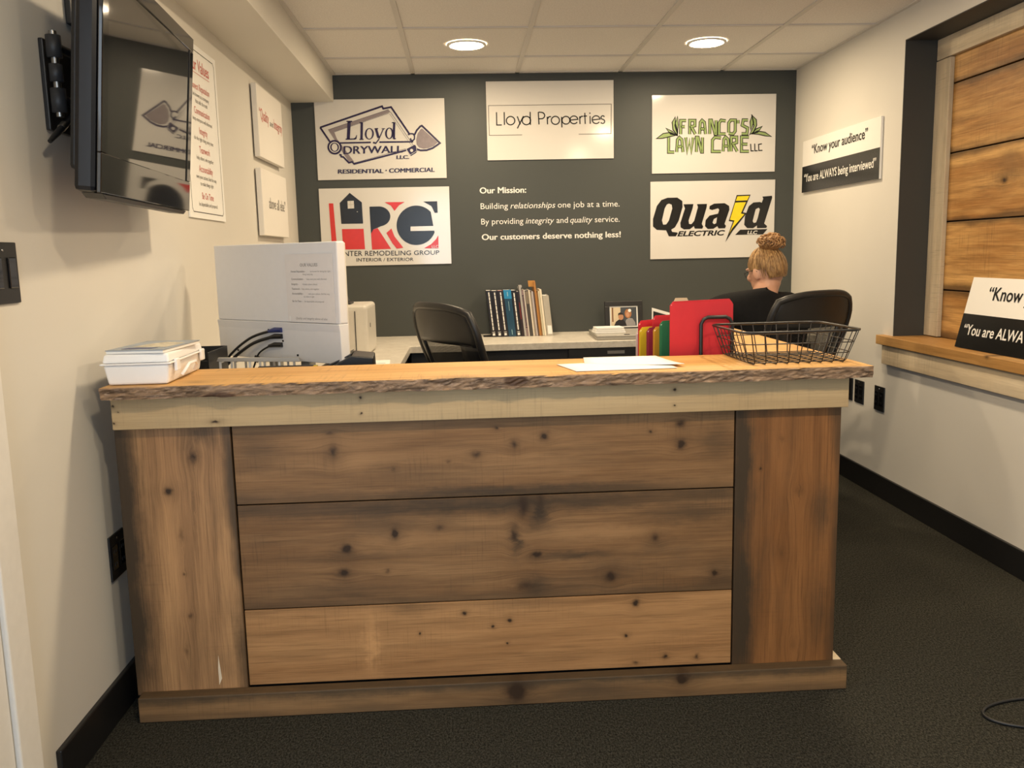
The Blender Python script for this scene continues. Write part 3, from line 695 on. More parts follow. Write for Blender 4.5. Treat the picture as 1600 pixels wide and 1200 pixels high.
# -- remodelling group sign
lc, w, h = onback(-0.843, -0.073, 1.176, 1.632)
t = sign('wall_sign', 'white sign with red and black house logo, lower left on the slate wall', 'sign', lc, 0, w, h, 0.006, group='company signs on the slate wall')
q = quad((40, 672), (905, 652), (928, 1165), (60, 1191), w, h); k = w/865
P = lambda *pts: [q(*p) for p in pts]
def arc(cx_, cy_, r, a0, a1, n=18, ry=None): return [(cx_+r*cos(radians(a0+(a1-a0)*i/n)), cy_-(ry or r)*sin(radians(a0+(a1-a0)*i/n))) for i in range(n+1)]
e = Ink().poly(P((107, 768), (137, 768), (160, 1074), (126, 1074))).poly(P((193, 938), (338, 935), (347, 1072), (200, 1075)))
e.poly(P((478, 758), (612, 756), *[(545+14*sin(i)*0, 0) for i in ()], (575, 778), (545, 815), (520, 780)))
e.poly(P((490, 962), (524, 932), (545, 985), (604, 1060), (560, 1067), (530, 1030)))
e.poly(P((838, 975), (840, 1062), (742, 1063), (790, 1035), (822, 1002)))
e.poly(P((388, 965), (400, 940), (432, 930), (522, 1068), (394, 1074)))
e.each('red_shape', M_redp, t, -0.0012)
e = Ink().poly(P((247, 698), (327, 760), (335, 900), (190, 903), (180, 765)))
e.poly(P((378, 788), *arc(440, 852, 77, 88, -80, 16, ry=66), (432, 928), (404, 938), (388, 968), (386, 940)))
g = arc(690, 910, 131, 22, 352, 48)
e.poly(P(*[p for p in arc(690, 910, 131, 43, 366, 60) if p[0] < 816]))
e.poly(P((735, 752), (828, 750), (832, 826), (812, 826), (790, 782)))
e.each('black_shape', M_ink, t, -0.0014)
Ink().poly(P((232, 752), (274, 750), (276, 800), (234, 802))).poly(P((652, 918), (824, 913), (824, 944), (652, 948))).each('white_shape', M_sign, t, -0.0018)
Ink().line(P((252, 750), (255, 802)), 3*k).line(P((231, 776), (277, 775)), 3*k).circle(q(297, 822), 0.0035, 10).each('window_bar', M_signedge, t, -0.0020)
tq('HUNTER REMODELING GROUP', 133, 845, 1122, 1086, 1104, 1076).build('lettering', M_ink, t, -0.0016)
tq('INTERIOR / EXTERIOR', 290, 672, 1156, 1132, 1148, 1126).build('lettering', M_ink, t, -0.0016)
tq('LLC', 795, 838, 1060, 1042, 1059, 1041).build('lettering', M_sign, t, -0.0018)

# -- properties sign
lc, w, h = onback(0.161, 0.917, 1.779, 2.230)
t = sign('wall_sign', 'white sign with thin framed lettering, top middle of the slate wall', 'sign', lc, 0, w, h, 0.006, group='company signs on the slate wall')
q = quad((43, 36), (925, 22), (928, 568), (58, 585), w, h); k = w/875
P = lambda *pts: [q(*p) for p in pts]
e = Ink().line(P((295, 407), (69, 411), (62, 204), (910, 190), (909, 396), (685, 401)), 4*k)
e.build('frame_line', M_inkgrey, t, -0.0012)
e = Ink(); s = 7.5*k
for pl in ([(118, 250), (120, 339), (155, 338)], [(171, 249), (173, 338)], [(261, 278), (282, 334)], [(304, 276), (262, 362)], [(350, 247), (352, 337)],
           [(406, 248), (411, 334)], [(468, 280), (470, 333)], [(469, 295), (480, 280), (494, 279)], [(567, 280), (569, 354)], [(692, 276), (694, 330)], [(693, 290), (702, 277), (715, 276)],
           [(727, 252), (730, 329)], [(718, 275), (742, 274)], [(763, 274), (765, 328)]): e.line(P(*pl), s)
e.circle(q(762, 254), 4.5*k, 12)
for (cx_, cy_, r) in ((215, 308, 29), (324, 307, 29), (524, 305, 28), (597, 304, 27)): e.line(P(*arc(cx_, cy_, r, 0, 360, 30)), s)
e.line(P(*[(408, 248), (424, 249)] + arc(428, 272, 22, 80, -80, 14) + [(424, 294), (410, 295)]), s)
for cx_, cy_, r in ((652, 301, 27), (805, 299, 27)): e.line(P(*[(cx_-r+2, cy_+2), (cx_+r-2, cy_-4)] + arc(cx_, cy_, r, 8, 325, 24)), s)
e.line(P(*arc(851, 284, 12, 20, 250, 12) + arc(850, 311, 14, 70, -150, 14)), s)
e.each('letter_stroke', M_ink, t, -0.0014)

# -- lawn care sign
lc, w, h = onback(1.148, 1.900, 1.685, 2.140)
t = sign('wall_sign', 'white sign with green leafy block letters, upper right on the slate wall', 'sign', lc, 0, w, h, 0.006, group='company signs on the slate wall')
q = quad((35, 38), (865, 25), (857, 548), (38, 567), w, h); k = w/830
P = lambda *pts: [q(*p) for p in pts]
GL = {'F': [[(0, 0), (0, 1), (1, 1)], [(0, .55), (.75, .55)]], 'R': [[(0, 0), (0, 1), (.9, 1), (.9, .62), (0, .5)], [(.35, .5), (1, 0)]], 'A': [[(0, 0), (.12, .85), (.4, 1), (.8, .85), (1, 0)], [(.1, .38), (.9, .38)]],
      'N': [[(0, 0), (0, 1), (.25, 1), (.85, 0), (1, 0), (1, 1)]], 'C': [[(1, .95), (.3, 1), (0, .8), (0, 0), (1, 0)]], 'O': [[(0, .1), (0, .8), (.3, 1), (1, 1), (1, .2), (.7, 0), (0, .03)]],
      'S': [[(1, 1), (.25, 1), (.1, .62), (.95, .42), (.85, 0), (0, 0)]], 'L': [[(0, 1), (0, 0), (1, 0)]], 'W': [[(0, 1), (.2, 0), (.5, .75), (.75, 0), (1, 1)]], 'E': [[(1, 1), (0, 1), (0, 0), (1, 0)], [(0, .5), (.8, .5)]], "'": [[(.5, 1), (.5, .75)]]}
lines = []
def blk(txt, spots, y0a, y1a, slope):
    for ch, (xa, xb) in zip(txt, spots):
        for st in GL[ch]:
            lines.append([(xa+(xb-xa)*u, (y0a + (y1a-y0a)*v) + slope*(xa-200)) for u, v in st])
blk("FRANCO'S", [(228, 264), (288, 326), (354, 394), (422, 464), (484, 528), (548, 592), (606, 614), (634, 676)], 300, 208, -0.012)
blk('LAWN', [(148, 186), (202, 244), (262, 312), (334, 374)], 420, 322, -0.012)
blk('CARE', [(440, 498), (512, 552), (566, 606), (634, 684)], 418, 322, -0.012)
for w_, mt, dy, nm in ((21, M_ink, -0.0012, 'letter_outline'), (12.5, M_greenp, -0.0016, 'lettering')):
    e = Ink()
    for st in lines: e.line(P(*st), w_*k)
    e.build(nm, mt, t, dy)
LEAF = [[(66, 330), (110, 296), (160, 288), (200, 306), (150, 318), (105, 328)], [(130, 260), (170, 280), (206, 310), (160, 300)], [(206, 308), (176, 270), (170, 220), (190, 184), (192, 230), (208, 280)], [(205, 300), (188, 240), (206, 180), (212, 240)],
        [(688, 300), (716, 240), (700, 168), (732, 200), (734, 240), (712, 285)], [(694, 270), (690, 215), (704, 170), (714, 220)], [(706, 296), (730, 262), (770, 245), (742, 285)], [(700, 296), (740, 276), (790, 284), (832, 312), (790, 308), (745, 298)]]
e = Ink()
for lf in LEAF: e.line(P(*lf), 6*k, closed=True)
e.each('leaf_outline', M_ink, t, -0.0018)
e = Ink()
for lf in LEAF: e.poly(P(*lf))
e.each('leaf', M_greenp, t, -0.0014)
e = Ink()
for pl in ([(695, 362), (698, 410), (716, 409)], [(722, 361), (724, 409), (742, 408)], [(770, 362), (748, 366), (750, 407), (774, 406)]): e.line(P(*pl), 7*k)
e.build('small_lettering', M_ink, t, -0.0014)

# -- electric company sign
lc, w, h = onback(1.139, 1.905, 1.175, 1.638)
t = sign('wall_sign', 'white sign with bold black letters and a yellow lightning bolt, lower right', 'sign', lc, 0, w, h, 0.006, group='company signs on the slate wall')
q = quad((28, 626), (858, 602), (853, 1116), (28, 1138), w, h); k = w/828
P = lambda *pts: [q(*p) for p in pts]
e = Ink()
Q0 = [(140, 730), (205, 728), (238, 750), (240, 790), (215, 880), (190, 925), (165, 940), (172, 955), (200, 958), (210, 962), (196, 984), (150, 984), (132, 945), (70, 942), (45, 920), (45, 870), (70, 785), (100, 745)]
e.poly(P(*Q0), [P((150, 768), (168, 775), (172, 800), (150, 880), (132, 906), (112, 908), (104, 880), (122, 800), (136, 774))])
e.poly(P((246, 772), (312, 770), (306, 800), (280, 880), (284, 902), (300, 903), (318, 880), (342, 790), (336, 770), (402, 768), (400, 790), (368, 900), (378, 918), (372, 932), (322, 932), (316, 915), (290, 936), (250, 938), (228, 925), (226, 895), (256, 800)))
e.poly(P((420, 782), (450, 766), (520, 762), (550, 780), (552, 805), (520, 900), (530, 912), (524, 928), (480, 930), (472, 915), (446, 932), (408, 934), (390, 915), (394, 875), (420, 845), (476, 832), (484, 806), (476, 796), (436, 808), (418, 802)), [P((470, 856), (448, 868), (440, 892), (450, 902), (464, 896))])
e.poly(P((772, 716), (836, 710), (838, 722), (786, 895), (806, 912), (800, 924), (738, 926), (738, 908), (712, 926), (672, 926), (652, 905), (656, 850), (682, 780), (712, 756), (756, 752), (768, 757), (778, 730)), [P((748, 790), (728, 800), (708, 880), (716, 892), (732, 888), (742, 860), (756, 800))])
e.poly(P((625, 938), (808, 932), (778, 968), (592, 972)))
e.each('letter', M_ink, t, -0.0012)
e = tq('ELECTRIC', 206, 524, 985, 950, 976, 940, bold=0.03, shear=0.25); e.build('small_lettering', M_ink, t, -0.0012)
e = tq('LLC', 672, 742, 968, 944, 967, 942, bold=0.035, shear=0.2); e.build('small_lettering', M_sign, t, -0.0016)
bolt_o = [(600, 708), (692, 704), (642, 822), (668, 826), (572, 950), (526, 1022), (576, 884), (548, 880), (586, 755)]
Ink().poly(P(*bolt_o)).build('bolt_outline', M_ink, t, -0.0016)
Ink().poly(P((604, 716), (684, 712), (670, 742), (594, 746))).poly(P((590, 758), (662, 754), (628, 830), (652, 834), (570, 930), (552, 965), (586, 876), (556, 872))).each('bolt', M_yellowp, t, -0.0020)

# -- mission statement lettering on the slate wall
t = thing('wall_lettering', 'cream mission statement lettering on the slate wall', 'lettering', (0.54, YB, 1.45))
def ml(parts, x0, x1, z, hgt):
    # parts: (text, bold, shear); laid out left to right then fitted between x0 and x1
    es = []; adv = 0
    for body, bo, sh in parts:
        e = Ink(); (e.fat(body, .028, at=(0, 0), size=1, shear=sh) if bo else e.text(body, at=(0, 0), size=1, shear=sh))
        wd = max(p[0] for p in e.v); es.append((e, adv)); adv += wd+0.27
    tot = adv-0.27
    for (e, a), (body, bo, sh) in zip(es, parts):
        e.v = [(x0+(p[0]+a)/tot*(x1-x0)-0.54, z+p[1]*hgt-1.45) + tuple(p[2:]) for p in e.v]
        e.build('word_group', M_whitep, t, -0.0008)
HZ = 0.050
ml([('Our Mission:', 1, 0)], 0.110, 0.388, 1.588, HZ)
ml([('Building', 0, 0), ('relationships', 0.0, 0.25), ('one job at a time.', 0, 0)], 0.112, 0.952, 1.496, HZ)
ml([('By providing', 0, 0), ('integrity', 0.0, 0.25), ('and', 0, 0), ('quality', 0.0, 0.25), ('service.', 0, 0)], 0.113, 0.952, 1.405, HZ)
ml([('Our customers deserve nothing less!', 1, 0)], 0.115, 0.959, 1.313, HZ)

# -- two motto boards
def motto(t, w, h, zmid):
    Ink().poly([(-w/2, -h/2), (w/2, -h/2), (w/2, zmid), (-w/2, zmid)]).build('black_field', M_ink, t, -0.0008)
    Ink().fat('\u201cKnow your audience\u201d', .0013, box=(-w*0.36, zmid+(h/2-zmid)*0.30, w*0.36, zmid+(h/2-zmid)*0.76), res=4).build('lettering', M_ink, t, -0.0010)
    Ink().fat('\u201cYou are ALWAYS being interviewed\u201d', .0013, box=(-w*0.465, -h/2+(zmid+h/2)*0.30, w*0.465, -h/2+(zmid+h/2)*0.70), res=4).build('lettering', M_whitep, t, -0.0012)
t = sign('motto_board', 'white and black motto board hung on the right wall', 'sign', (XR-0.0135, 4.660, 1.692), radians(-90), 0.965, 0.294, 0.012, mat=M_motto, group='know your audience boards')
motto(t, 0.965, 0.294, 0.002)
t = sign('motto_board', 'white and black motto board leaning on the wooden sill', 'sign', (2.075, 3.510-0.4825, NZ0+0.146), radians(-90), 0.965, 0.294, 0.012, mat=M_motto, tilt=0.0, group='know your audience boards')
t.rotation_euler = (radians(-13), 0, radians(-90))
motto(t, 0.965, 0.294, -0.005)

# -- canvases and poster on the left wall (local -y faces into the room)
M_canvas = plain('cream_canvas', (0.80, 0.77, 0.72), 0.7, spec=0.2, var=0.02, scale=300, bumps=0.1)
for (y0, y1, z0, z1, body, lab) in ((4.285, 4.852, 1.709, 2.045, 0, 'upper cream canvas with red and grey motto lettering'), (4.275, 4.865, 1.340, 1.657, 1, 'lower cream canvas with small grey motto lettering')):
    w, h = y1-y0, z1-z0
    t = thing('wall_canvas', lab, 'canvas', (XL+0.032, (y0+y1)/2, (z0+z1)/2), radians(90), 'motto canvases on the left wall')
    MB().box((-w/2, 0, -h/2), (w/2, 0.026, h/2)).build('panel', M_canvas, t, bevel=0.003)
    MB().box((-w/2+0.03, 0.0262, -h/2+0.03), (w/2-0.03, 0.0315, h/2-0.03)).build('stretcher', M_dkgrey, t)
    if body == 0:
        Ink().text('\u201cQuality', box=(-w*.44, -.005, -w*.09, .065)).build('lettering', M_redsoft, t, -0.0008)
        Ink().text('and', box=(-w*.045, .008, w*.085, .036)).build('lettering', M_inkgrey, t, -0.0008)
        Ink().text('Integrity', box=(w*.12, -.008, w*.47, .055)).build('lettering', M_redsoft, t, -0.0008)
    else:
        Ink().text('above all else\u201d', box=(-w*.27, -.025, w*.40, .03)).build('lettering', M_inkgrey, t, -0.0008)
w, h = 0.47, 0.636
t = thing('values_poster', 'tall white poster with red headings beside the television', 'poster', (XL+0.007, 3.457, 1.700), radians(90))
MB().box((-w/2, 0, -h/2), (w/2, 0.006, h/2)).build('panel', M_paper, t)
e = Ink(); a, b_ = w/2-0.03, h/2-0.022
e.line([(-a+.012, b_), (a-.012, b_), (a, b_-.012), (a, -b_+.012), (a-.012, -b_), (-a+.012, -b_), (-a, -b_+.012), (-a, b_-.012)], 0.003, closed=True).build('border', M_ink, t, -0.0006)
er = Ink(); ek = Ink()
er.text('Our Values', at=(0, .225), size=.062, align='C', bold=.01, sx=.9); er.line([(-.13, .215), (.13, .215)], .002)
for z, tt, subs in ((.155, 'Honest Reputation', ('be known as a company', 'that tells the truth')), (.065, 'Communication', ('keep everyone well informed',)), (-.005, 'Integrity', ('do the right thing every time',)),
                    (-.075, 'Teamwork', ('help others, win together',)), (-.145, 'Accountability', ('own your actions, find the way', 'to make things right')), (-.245, 'Be On Time', ('be dependable and prepared',))):
    er.text(tt, at=(0, z), size=.036, align='C', sx=.85)
    for i, sb in enumerate(subs): ek.text(sb, at=(0, z-.026-.024*i), size=.021, align='C', res=2)
er.build('heading', M_redsoft, t, -0.0007); ek.build('lettering', M_inkgrey, t, -0.0008)

# ------------------------------------------------------------------ wall plates
def plate(loc, rz, label, kind, w=0.072, h=0.118, group=None):
    t = thing('power_outlet' if kind == 'o' else 'light_switch', label, 'outlet' if kind == 'o' else 'switch', loc, rz, group)
    MB().box((-w/2, -0.006, -h/2), (w/2, 0, h/2)).build('cover_plate', M_black, t, bevel=0.002)
    ins = [0] if w < 0.09 else [-w/4, w/4]
    for x in ins:
        if kind == 'o':
            MB().box((x-0.017, -0.0085, -0.034), (x+0.017, -0.0062, 0.034)).build('socket_face', M_blackg, t, bevel=0.001)
            for dz in (-0.018, 0.018):
                MB().box((x-0.007, -0.0092, dz-0.005), (x-0.005, -0.0086, dz+0.005)).box((x+0.005, -0.0092, dz-0.004), (x+0.007, -0.0086, dz+0.004)).build('slot', M_dkgrey, t)
        else:
            MB().box((x-0.016, -0.010, -0.033), (x+0.016, -0.0062, 0.033)).build('rocker', M_blackg, t, bevel=0.002)
    MB().lathe([(0.0001, 0.0075), (0.0025, 0.0072), (0.003, 0.006)], 10, at=(0, 0, 0.048), axis='y').build('screw', M_chrome, t)
    return t
plate((XR, 4.103, 0.484), radians(-90), 'black outlet on the right wall nearest the viewer', 'o', 0.10, 0.121, 'black outlets on the right wall')
plate((XR, 4.322, 0.484), radians(-90), 'middle black outlet on the right wall beside the counter', 'o', 0.10, 0.118, 'black outlets on the right wall')
plate((XR, 4.440, 0.484), radians(-90), 'farthest black outlet on the right wall, half behind counter top', 'o', 0.08, 0.118, 'black outlets on the right wall')
plate((XL, 2.350, 0.432), radians(90), 'black outlet on the left wall beside the counter', 'o', 0.098, 0.124)
plate((XL, 1.912, 1.209), radians(90), 'black double switch plate at the left edge under the television', 's', 0.118, 0.130)

# ------------------------------------------------------------------ television on its bracket
tv = thing('television', 'black flat television tilted on an arm on the left wall', 'television', (-0.85, 2.813, 1.38))
R = Matrix.Rotation(radians(90+3.7), 4, 'Z') @ Matrix.Rotation(radians(5.6), 4, 'X')
# local axes: x runs away from the viewer along the set, -y looks into the room, z up the screen; origin = far bottom front corner
tv.rotation_euler = R.to_euler(); TW, TH = 0.80, 0.515
def tvbox(name, a, b, mat, bevel=0.004, **kw): return MB().box(a, b).build(name, mat, tv, bevel=bevel, **kw)
tvbox('casing', (-TW, 0.0105, 0), (0, 0.060, TH), plain('satin_black_casing', (.006, .006, .008), .28, spec=.4, var=.1), 0.012)
tvbox('rear_casing', (-TW+0.06, 0.061, 0.05), (-0.06, 0.090, TH-0.06), M_black, 0.01)
MB().box((-TW, 0, 0), (0, 0.010, 0.088)).box((-TW, 0, TH-0.040), (0, 0.010, TH)).box((-TW, 0, 0.0885), (-TW+0.040, 0.010, TH-0.0405)).box((-0.040, 0, 0.0885), (0, 0.010, TH-0.0405)).build('bezel', M_blackg, tv, bevel=0.002)
m, tt_, b = new_mat('dark_screen_glass'); b.inputs['Base Color'].default_value = (0.012, 0.012, 0.012, 1); b.inputs['Roughness'].default_value = 0.03
b.inputs['Specular IOR Level'].default_value = 1.0; b.inputs['IOR'].default_value = 1.75
nn = noise_(tt_, N(tt_, 'ShaderNodeTexCoord').outputs['Object'], 3); L(tt_, maprange(tt_, nn, 0, 1, 0.02, 0.045, False), b.inputs['Roughness'])
tvbox('screen', (-TW+0.0405, 0.003, 0.0885), (-0.0405, 0.0075, TH-0.0405), m, 0)
MB().prism([(-TW+0.05, -0.012), (-0.05, -0.012), (-0.02, -0.0005), (-TW+0.02, -0.0005)], 0.004, 0.05).build('speaker_lip', M_black, tv, bevel=0.002)
Ink().text('FULL  HD', box=(-TW+0.050, 0.30, -TW+0.056, 0.36)).build('side_marking', M_inkgrey, tv, -0.001) if False else None
br = thing('television_bracket', 'black articulated wall bracket behind the television', 'bracket', (XL, 2.30, 1.63))
MB().box((0, -0.12, -0.09), (0.012, 0.16, 0.12)).build('wall_plate', M_black, br, bevel=0.003)
for z0, z1, r in ((0.075, 0.125, .017), (0.02, 0.06, .015), (-0.05, 0.005, .017)):
    MB().lathe([(0.0001, z0), (r, z0), (r, z1), (0.0001, z1)], 16, at=(0.034, -0.115, 0)).build('knuckle', M_dkgrey, br)
MB().tube([(0.034, -0.115, -0.06), (0.034, -0.115, 0.135)], 0.009, 10).build('hinge_pin', M_steel, br)
MB().tube([(0.034, -0.11, 0.10), (0.06, 0.0, 0.09), (0.045, 0.13, 0.09)], 0.012, 8).tube([(0.034, -0.11, -0.02), (0.06, 0.0, -0.02), (0.045, 0.13, -0.02)], 0.012, 8).build('arm', M_black, br)
MB().box((0.0125, 0.06, -0.07), (0.026, 0.20, 0.14)).build('head_plate', M_black, br, bevel=0.003)
cb_ = MB().tube([(0.05, 0.0, -0.03), (0.045, -0.07, -0.05), (0.04, -0.15, -0.10), (0.035, -0.185, -0.125)], [0.007, 0.008, 0.008, 0.005], 8).build('cable', M_black, br)
MB().tube([(0.042, -0.115, -0.077), (0.040, -0.130, -0.088)], 0.0095, 10).build('cable_ferrule', M_steel, br)
pf = thing('framed_picture', 'glossy black framed picture high on the left wall behind the television', 'picture', (XL+0.018, 2.60, 1.965), radians(90))
MB().box((-0.26, 0.0, -0.145), (0.26, 0.016, 0.145)).build('frame', M_black, pf, bevel=0.003)
MB().box((-0.24, -0.002, -0.125), (0.24, -0.0002, 0.125)).build('glass', m, pf)

# ------------------------------------------------------------------ desk behind the counter
M_lam = None
def laminate():
    m, t, b = new_mat('grey_stone_laminate')
    tc = N(t, 'ShaderNodeTexCoord').outputs['Object']
    a = noise_(t, tc, 14, 6, 0.7, 1.0); c2 = noise_(t, tc, 90, 3)
    c = mixc(t, maprange(t, a, 0.3, 0.7), (0.58, 0.54, 0.47), (0.74, 0.70, 0.62))
    c = mixc(t, math_(t, 'MULTIPLY', maprange(t, c2, 0.5, 0.75), 0.30), c, (0.45, 0.42, 0.37))
    L(t, c, b.inputs['Base Color']); b.inputs['Roughness'].default_value = 0.35; return m
M_lam = laminate(); DZ = 0.745
dk = thing('office_desk', 'L shaped desk with pale stone laminate top along the slate wall', 'desk', (0.5, 5.0, 0))
def dpart(nm, mat, a, b, bevel=0.002, **kw): return MB().box(tuple(Vector(a)-dk.location), tuple(Vector(b)-dk.location)).build(nm, mat, dk, bevel=bevel, **kw)
def dprism(nm, mat, pts, z0, z1): return MB().prism([(x-0.5, y-5.0) for x, y in pts], z0, z1, 'z').build(nm, mat, dk, bevel=0.003)
dprism('worktop', M_lam, [(XL+0.002, 2.66), (-0.300, 2.66), (-0.300, 4.680), (1.95, 4.700), (1.95, YB-0.002), (XL+0.002, YB-0.002)], DZ-0.038, DZ)
dpart('front_rail', M_black, (-0.30, 4.72, DZ-0.13), (1.92, 4.74, DZ-0.0385))
dpart('side_rail', M_black, (-0.34, 2.70, DZ-0.13), (-0.32, 4.719, DZ-0.0385))
for a, b in (((1.90, 4.74, 0), (1.92, 5.29, DZ-0.0385)), ((-0.34, 4.745, 0), (-0.32, 5.29, DZ-0.0385)), ((-0.96, 2.68, 0), (-0.345, 2.70, DZ-0.0385))): dpart('support_panel', M_black, a, b)
dpart('modesty_panel', M_black, (-0.31, 5.25, 0.1), (1.89, 5.27, DZ-0.0385))
for x0 in (0.56,):
    dpart('drawer', M_black, (x0, 4.700, DZ-0.125), (x0+0.50, 4.7195, DZ-0.042))
MB().box((0.773-0.5, 4.697-5.0, 0.673), (0.868-0.5, 4.6995-5.0, 0.690)).build('drawer_label', M_steel, dk, label='silver label strip on the drawer')

# ------------------------------------------------------------------ books, all leaning a little to the left
bk_y = 5.085; tiltb = radians(5.8); base_x = 0.152
pxm = 0.00375/10      # metres per tenth of a photo pixel at that depth
spines = [ # x0,x1 (tenths of px along the shelf), height m, colour, accent, label, kind
 (300, 382, .272, (.010, .008, .010), 'w', 'black spined catalogue at the left end of the row, pale title'),
 (386, 476, .270, (.010, .007, .010), 'w', 'second black spined catalogue from the left with pale title'),
 (480, 568, .270, (.012, .008, .010), 'w', 'third black spined catalogue from the left, red top edge'),
 (572, 688, .272, (.010, .055, .105), 'c', 'thick navy book with bright blue band at spine top'),
 (692, 772, .270, (.010, .008, .010), 'w', 'black spined catalogue right of the navy book'),
 (776, 816, .262, (.020, .010, .012), 'r', 'thin dark book with red mark on its spine'),
 (820, 850, .285, (.42, .40, .38), None, 'thin pale grey booklet with a raised tab'),
 (853, 880, .268, (.25, .18, .19), 'k', 'thin mauve grey booklet with dark marks'),
 (883, 902, .270, (.62, .56, .50), None, 'thin cream folder left of the dark grey manual'),
 (905, 955, .268, (.060, .052, .045), 't', 'dark grey manual in the middle of the row'),
 (958, 982, .270, (.70, .62, .50), None, 'cream folder right of the dark grey manual'),
 (986, 1004, .255, (.32, .27, .22), None, 'thin brown booklet right of the cream folder'),
 (1007, 1030, .262, (.50, .46, .47), None, 'thin pale lilac grey booklet'),
 (1033, 1052, .258, (.10, .06, .04), None, 'thin dark brown booklet'),
 (1055, 1086, .318, (.42, .19, .045), None, 'tall orange brown folder standing above the row'),
 (1090, 1104, .255, (.30, .15, .05), None, 'thin tan folder right of the tall orange one'),
 (1107, 1130, .262, (.62, .58, .42), None, 'thin yellowish cream booklet'),
 (1134, 1166, .272, (.78, .70, .55), None, 'cream folder near the right end of the row'),
 (1172, 1268, .236, (.45, .42, .36), 'b', 'grey white binder at the right end of the row')]
for i, (a, b, hgt, colr, acc, lab) in enumerate(spines):
    x0 = base_x + (a-300)*pxm; wd = (b-a)*pxm
    t = thing('book' if acc else 'booklet', lab, 'book', (x0, bk_y, DZ+0.0005 + 0.0), 0, 'books and folders on the desk')
    lean = Matrix.Rotation(-tiltb, 3, 'Y')
    mt = plain('book_cover_%d' % i, colr, 0.35, var=0.08)
    depth = 0.19 if acc else 0.17+0.02*(i % 2)
    pz = 0.001
    sh = lambda z: -z*math.tan(tiltb)
    def slab(nm, xa, xb, ya, yb, za, zb, mat):
        mm = MB(); vs = []
        for z in (za, zb):
            for (x, y) in ((xa, ya), (xb, ya), (xb, yb), (xa, yb)): vs.append((x+sh(z), y, z))
        mm.add(vs, [(0,3,2,1),(4,5,6,7),(0,1,5,4),(1,2,6,5),(2,3,7,6),(3,0,4,7)]); return mm.build(nm, mat, t)
    if wd > 0.012:
        slab('spine', 0, wd, 0, 0.003, pz, hgt, mt); slab('cover', 0, 0.0016, 0.0031, depth, pz, hgt, mt); slab('cover', wd-0.0016, wd, 0.0031, depth, pz, hgt, mt)
        slab('pages', 0.0017, wd-0.0017, 0.0031, depth-0.004, pz+0.003, hgt-0.004, M_paper)
    else: slab('cover', 0, wd, 0, depth, pz, hgt, mt)
    if acc == 'w':
        e = Ink(); random.seed(i+50); z = 0.040
        while z < hgt-0.014:
            ln = random.uniform(.012, .034); e.line([(wd*.5+sh(z), z), (wd*.5+sh(min(z+ln, hgt-.01)), min(z+ln, hgt-.01))], 0.0068); z += ln+0.003
        e.line([(wd*.5+sh(.008), .008), (wd*.5+sh(.022), .022)], .014); e.line([(wd*.5+sh(.027), .027), (wd*.5+sh(.030), .030)], .016)
        e.build('title', M_whitep, t, -0.0006)
        if i == 2: slab('red_edge', 0.002, wd-0.002, 0.004, 0.02, hgt-0.003, hgt+0.001, M_redp)
    if acc == 'c':
        mc = plain('bright_blue_label', (.02, .24, .50), .3)
        slab('label_band', -0.0005, wd+0.0005, -0.0012, -0.0002, hgt-0.050, hgt+0.002, mc)
        e = Ink().line([(wd*.5+sh(hgt-.035), hgt-.035), (wd*.5+sh(hgt-.010), hgt-.010)], .004).line([(wd*.5+sh(hgt-.12), hgt-.12), (wd*.5+sh(hgt-.065), hgt-.065)], .002).line([(wd*.5+sh(.012), .012), (wd*.5+sh(.042), .042)], .003)
        e.build('title', plain('pale_blue_print', (.35, .6, .7), .4), t, -0.0014)
    if acc == 'r': Ink().line([(wd*.55+sh(.10), .10), (wd*.55+sh(.20), .20)], .006).build('title', plain('dark_red_print', (.16, .015, .01), .4), t, -0.0006)
    if acc == 'k': Ink().line([(wd*.5+sh(.05), .05), (wd*.5+sh(.054), .054)], .009).line([(wd*.5+sh(.235), .235), (wd*.5+sh(.24), .24)], .009).line([(wd*.5+sh(.06), .06), (wd*.5+sh(.23), .23)], .003).build('title', M_ink, t, -0.0006)
    if acc == 't': Ink().line([(wd*.3+sh(.19), .19), (wd*.3+sh(.262), .262)], .005).line([(wd*.75+sh(.19), .19), (wd*.75+sh(.262), .262)], .004).build('title', plain('tan_print', (.35, .28, .2), .5), t, -0.0006)
    if acc == 'b': Ink().poly([(.006, .01), (wd-.004, .01), (wd-.01, .06), (.003, .06)]).build('spine_label', M_paper, t, -0.0006)
    if i == 6: slab('tab', 0, wd+0.006, 0.0, 0.06, hgt+0.0005, hgt+0.014, mt)
    if i == 14: slab('raised_flap', -0.030, wd-0.001, 0.02, 0.022, hgt-0.03, hgt+0.006, plain('orange_flap', (.50, .24, .05), .5))
be = thing('bookend', 'black bookend plate at the left of the book row', 'bookend', (0.115, 5.10, DZ))
MB().box((-0.010, 0, 0.0005), (0.036, 0.10, 0.0025)).build('foot', M_black, be)

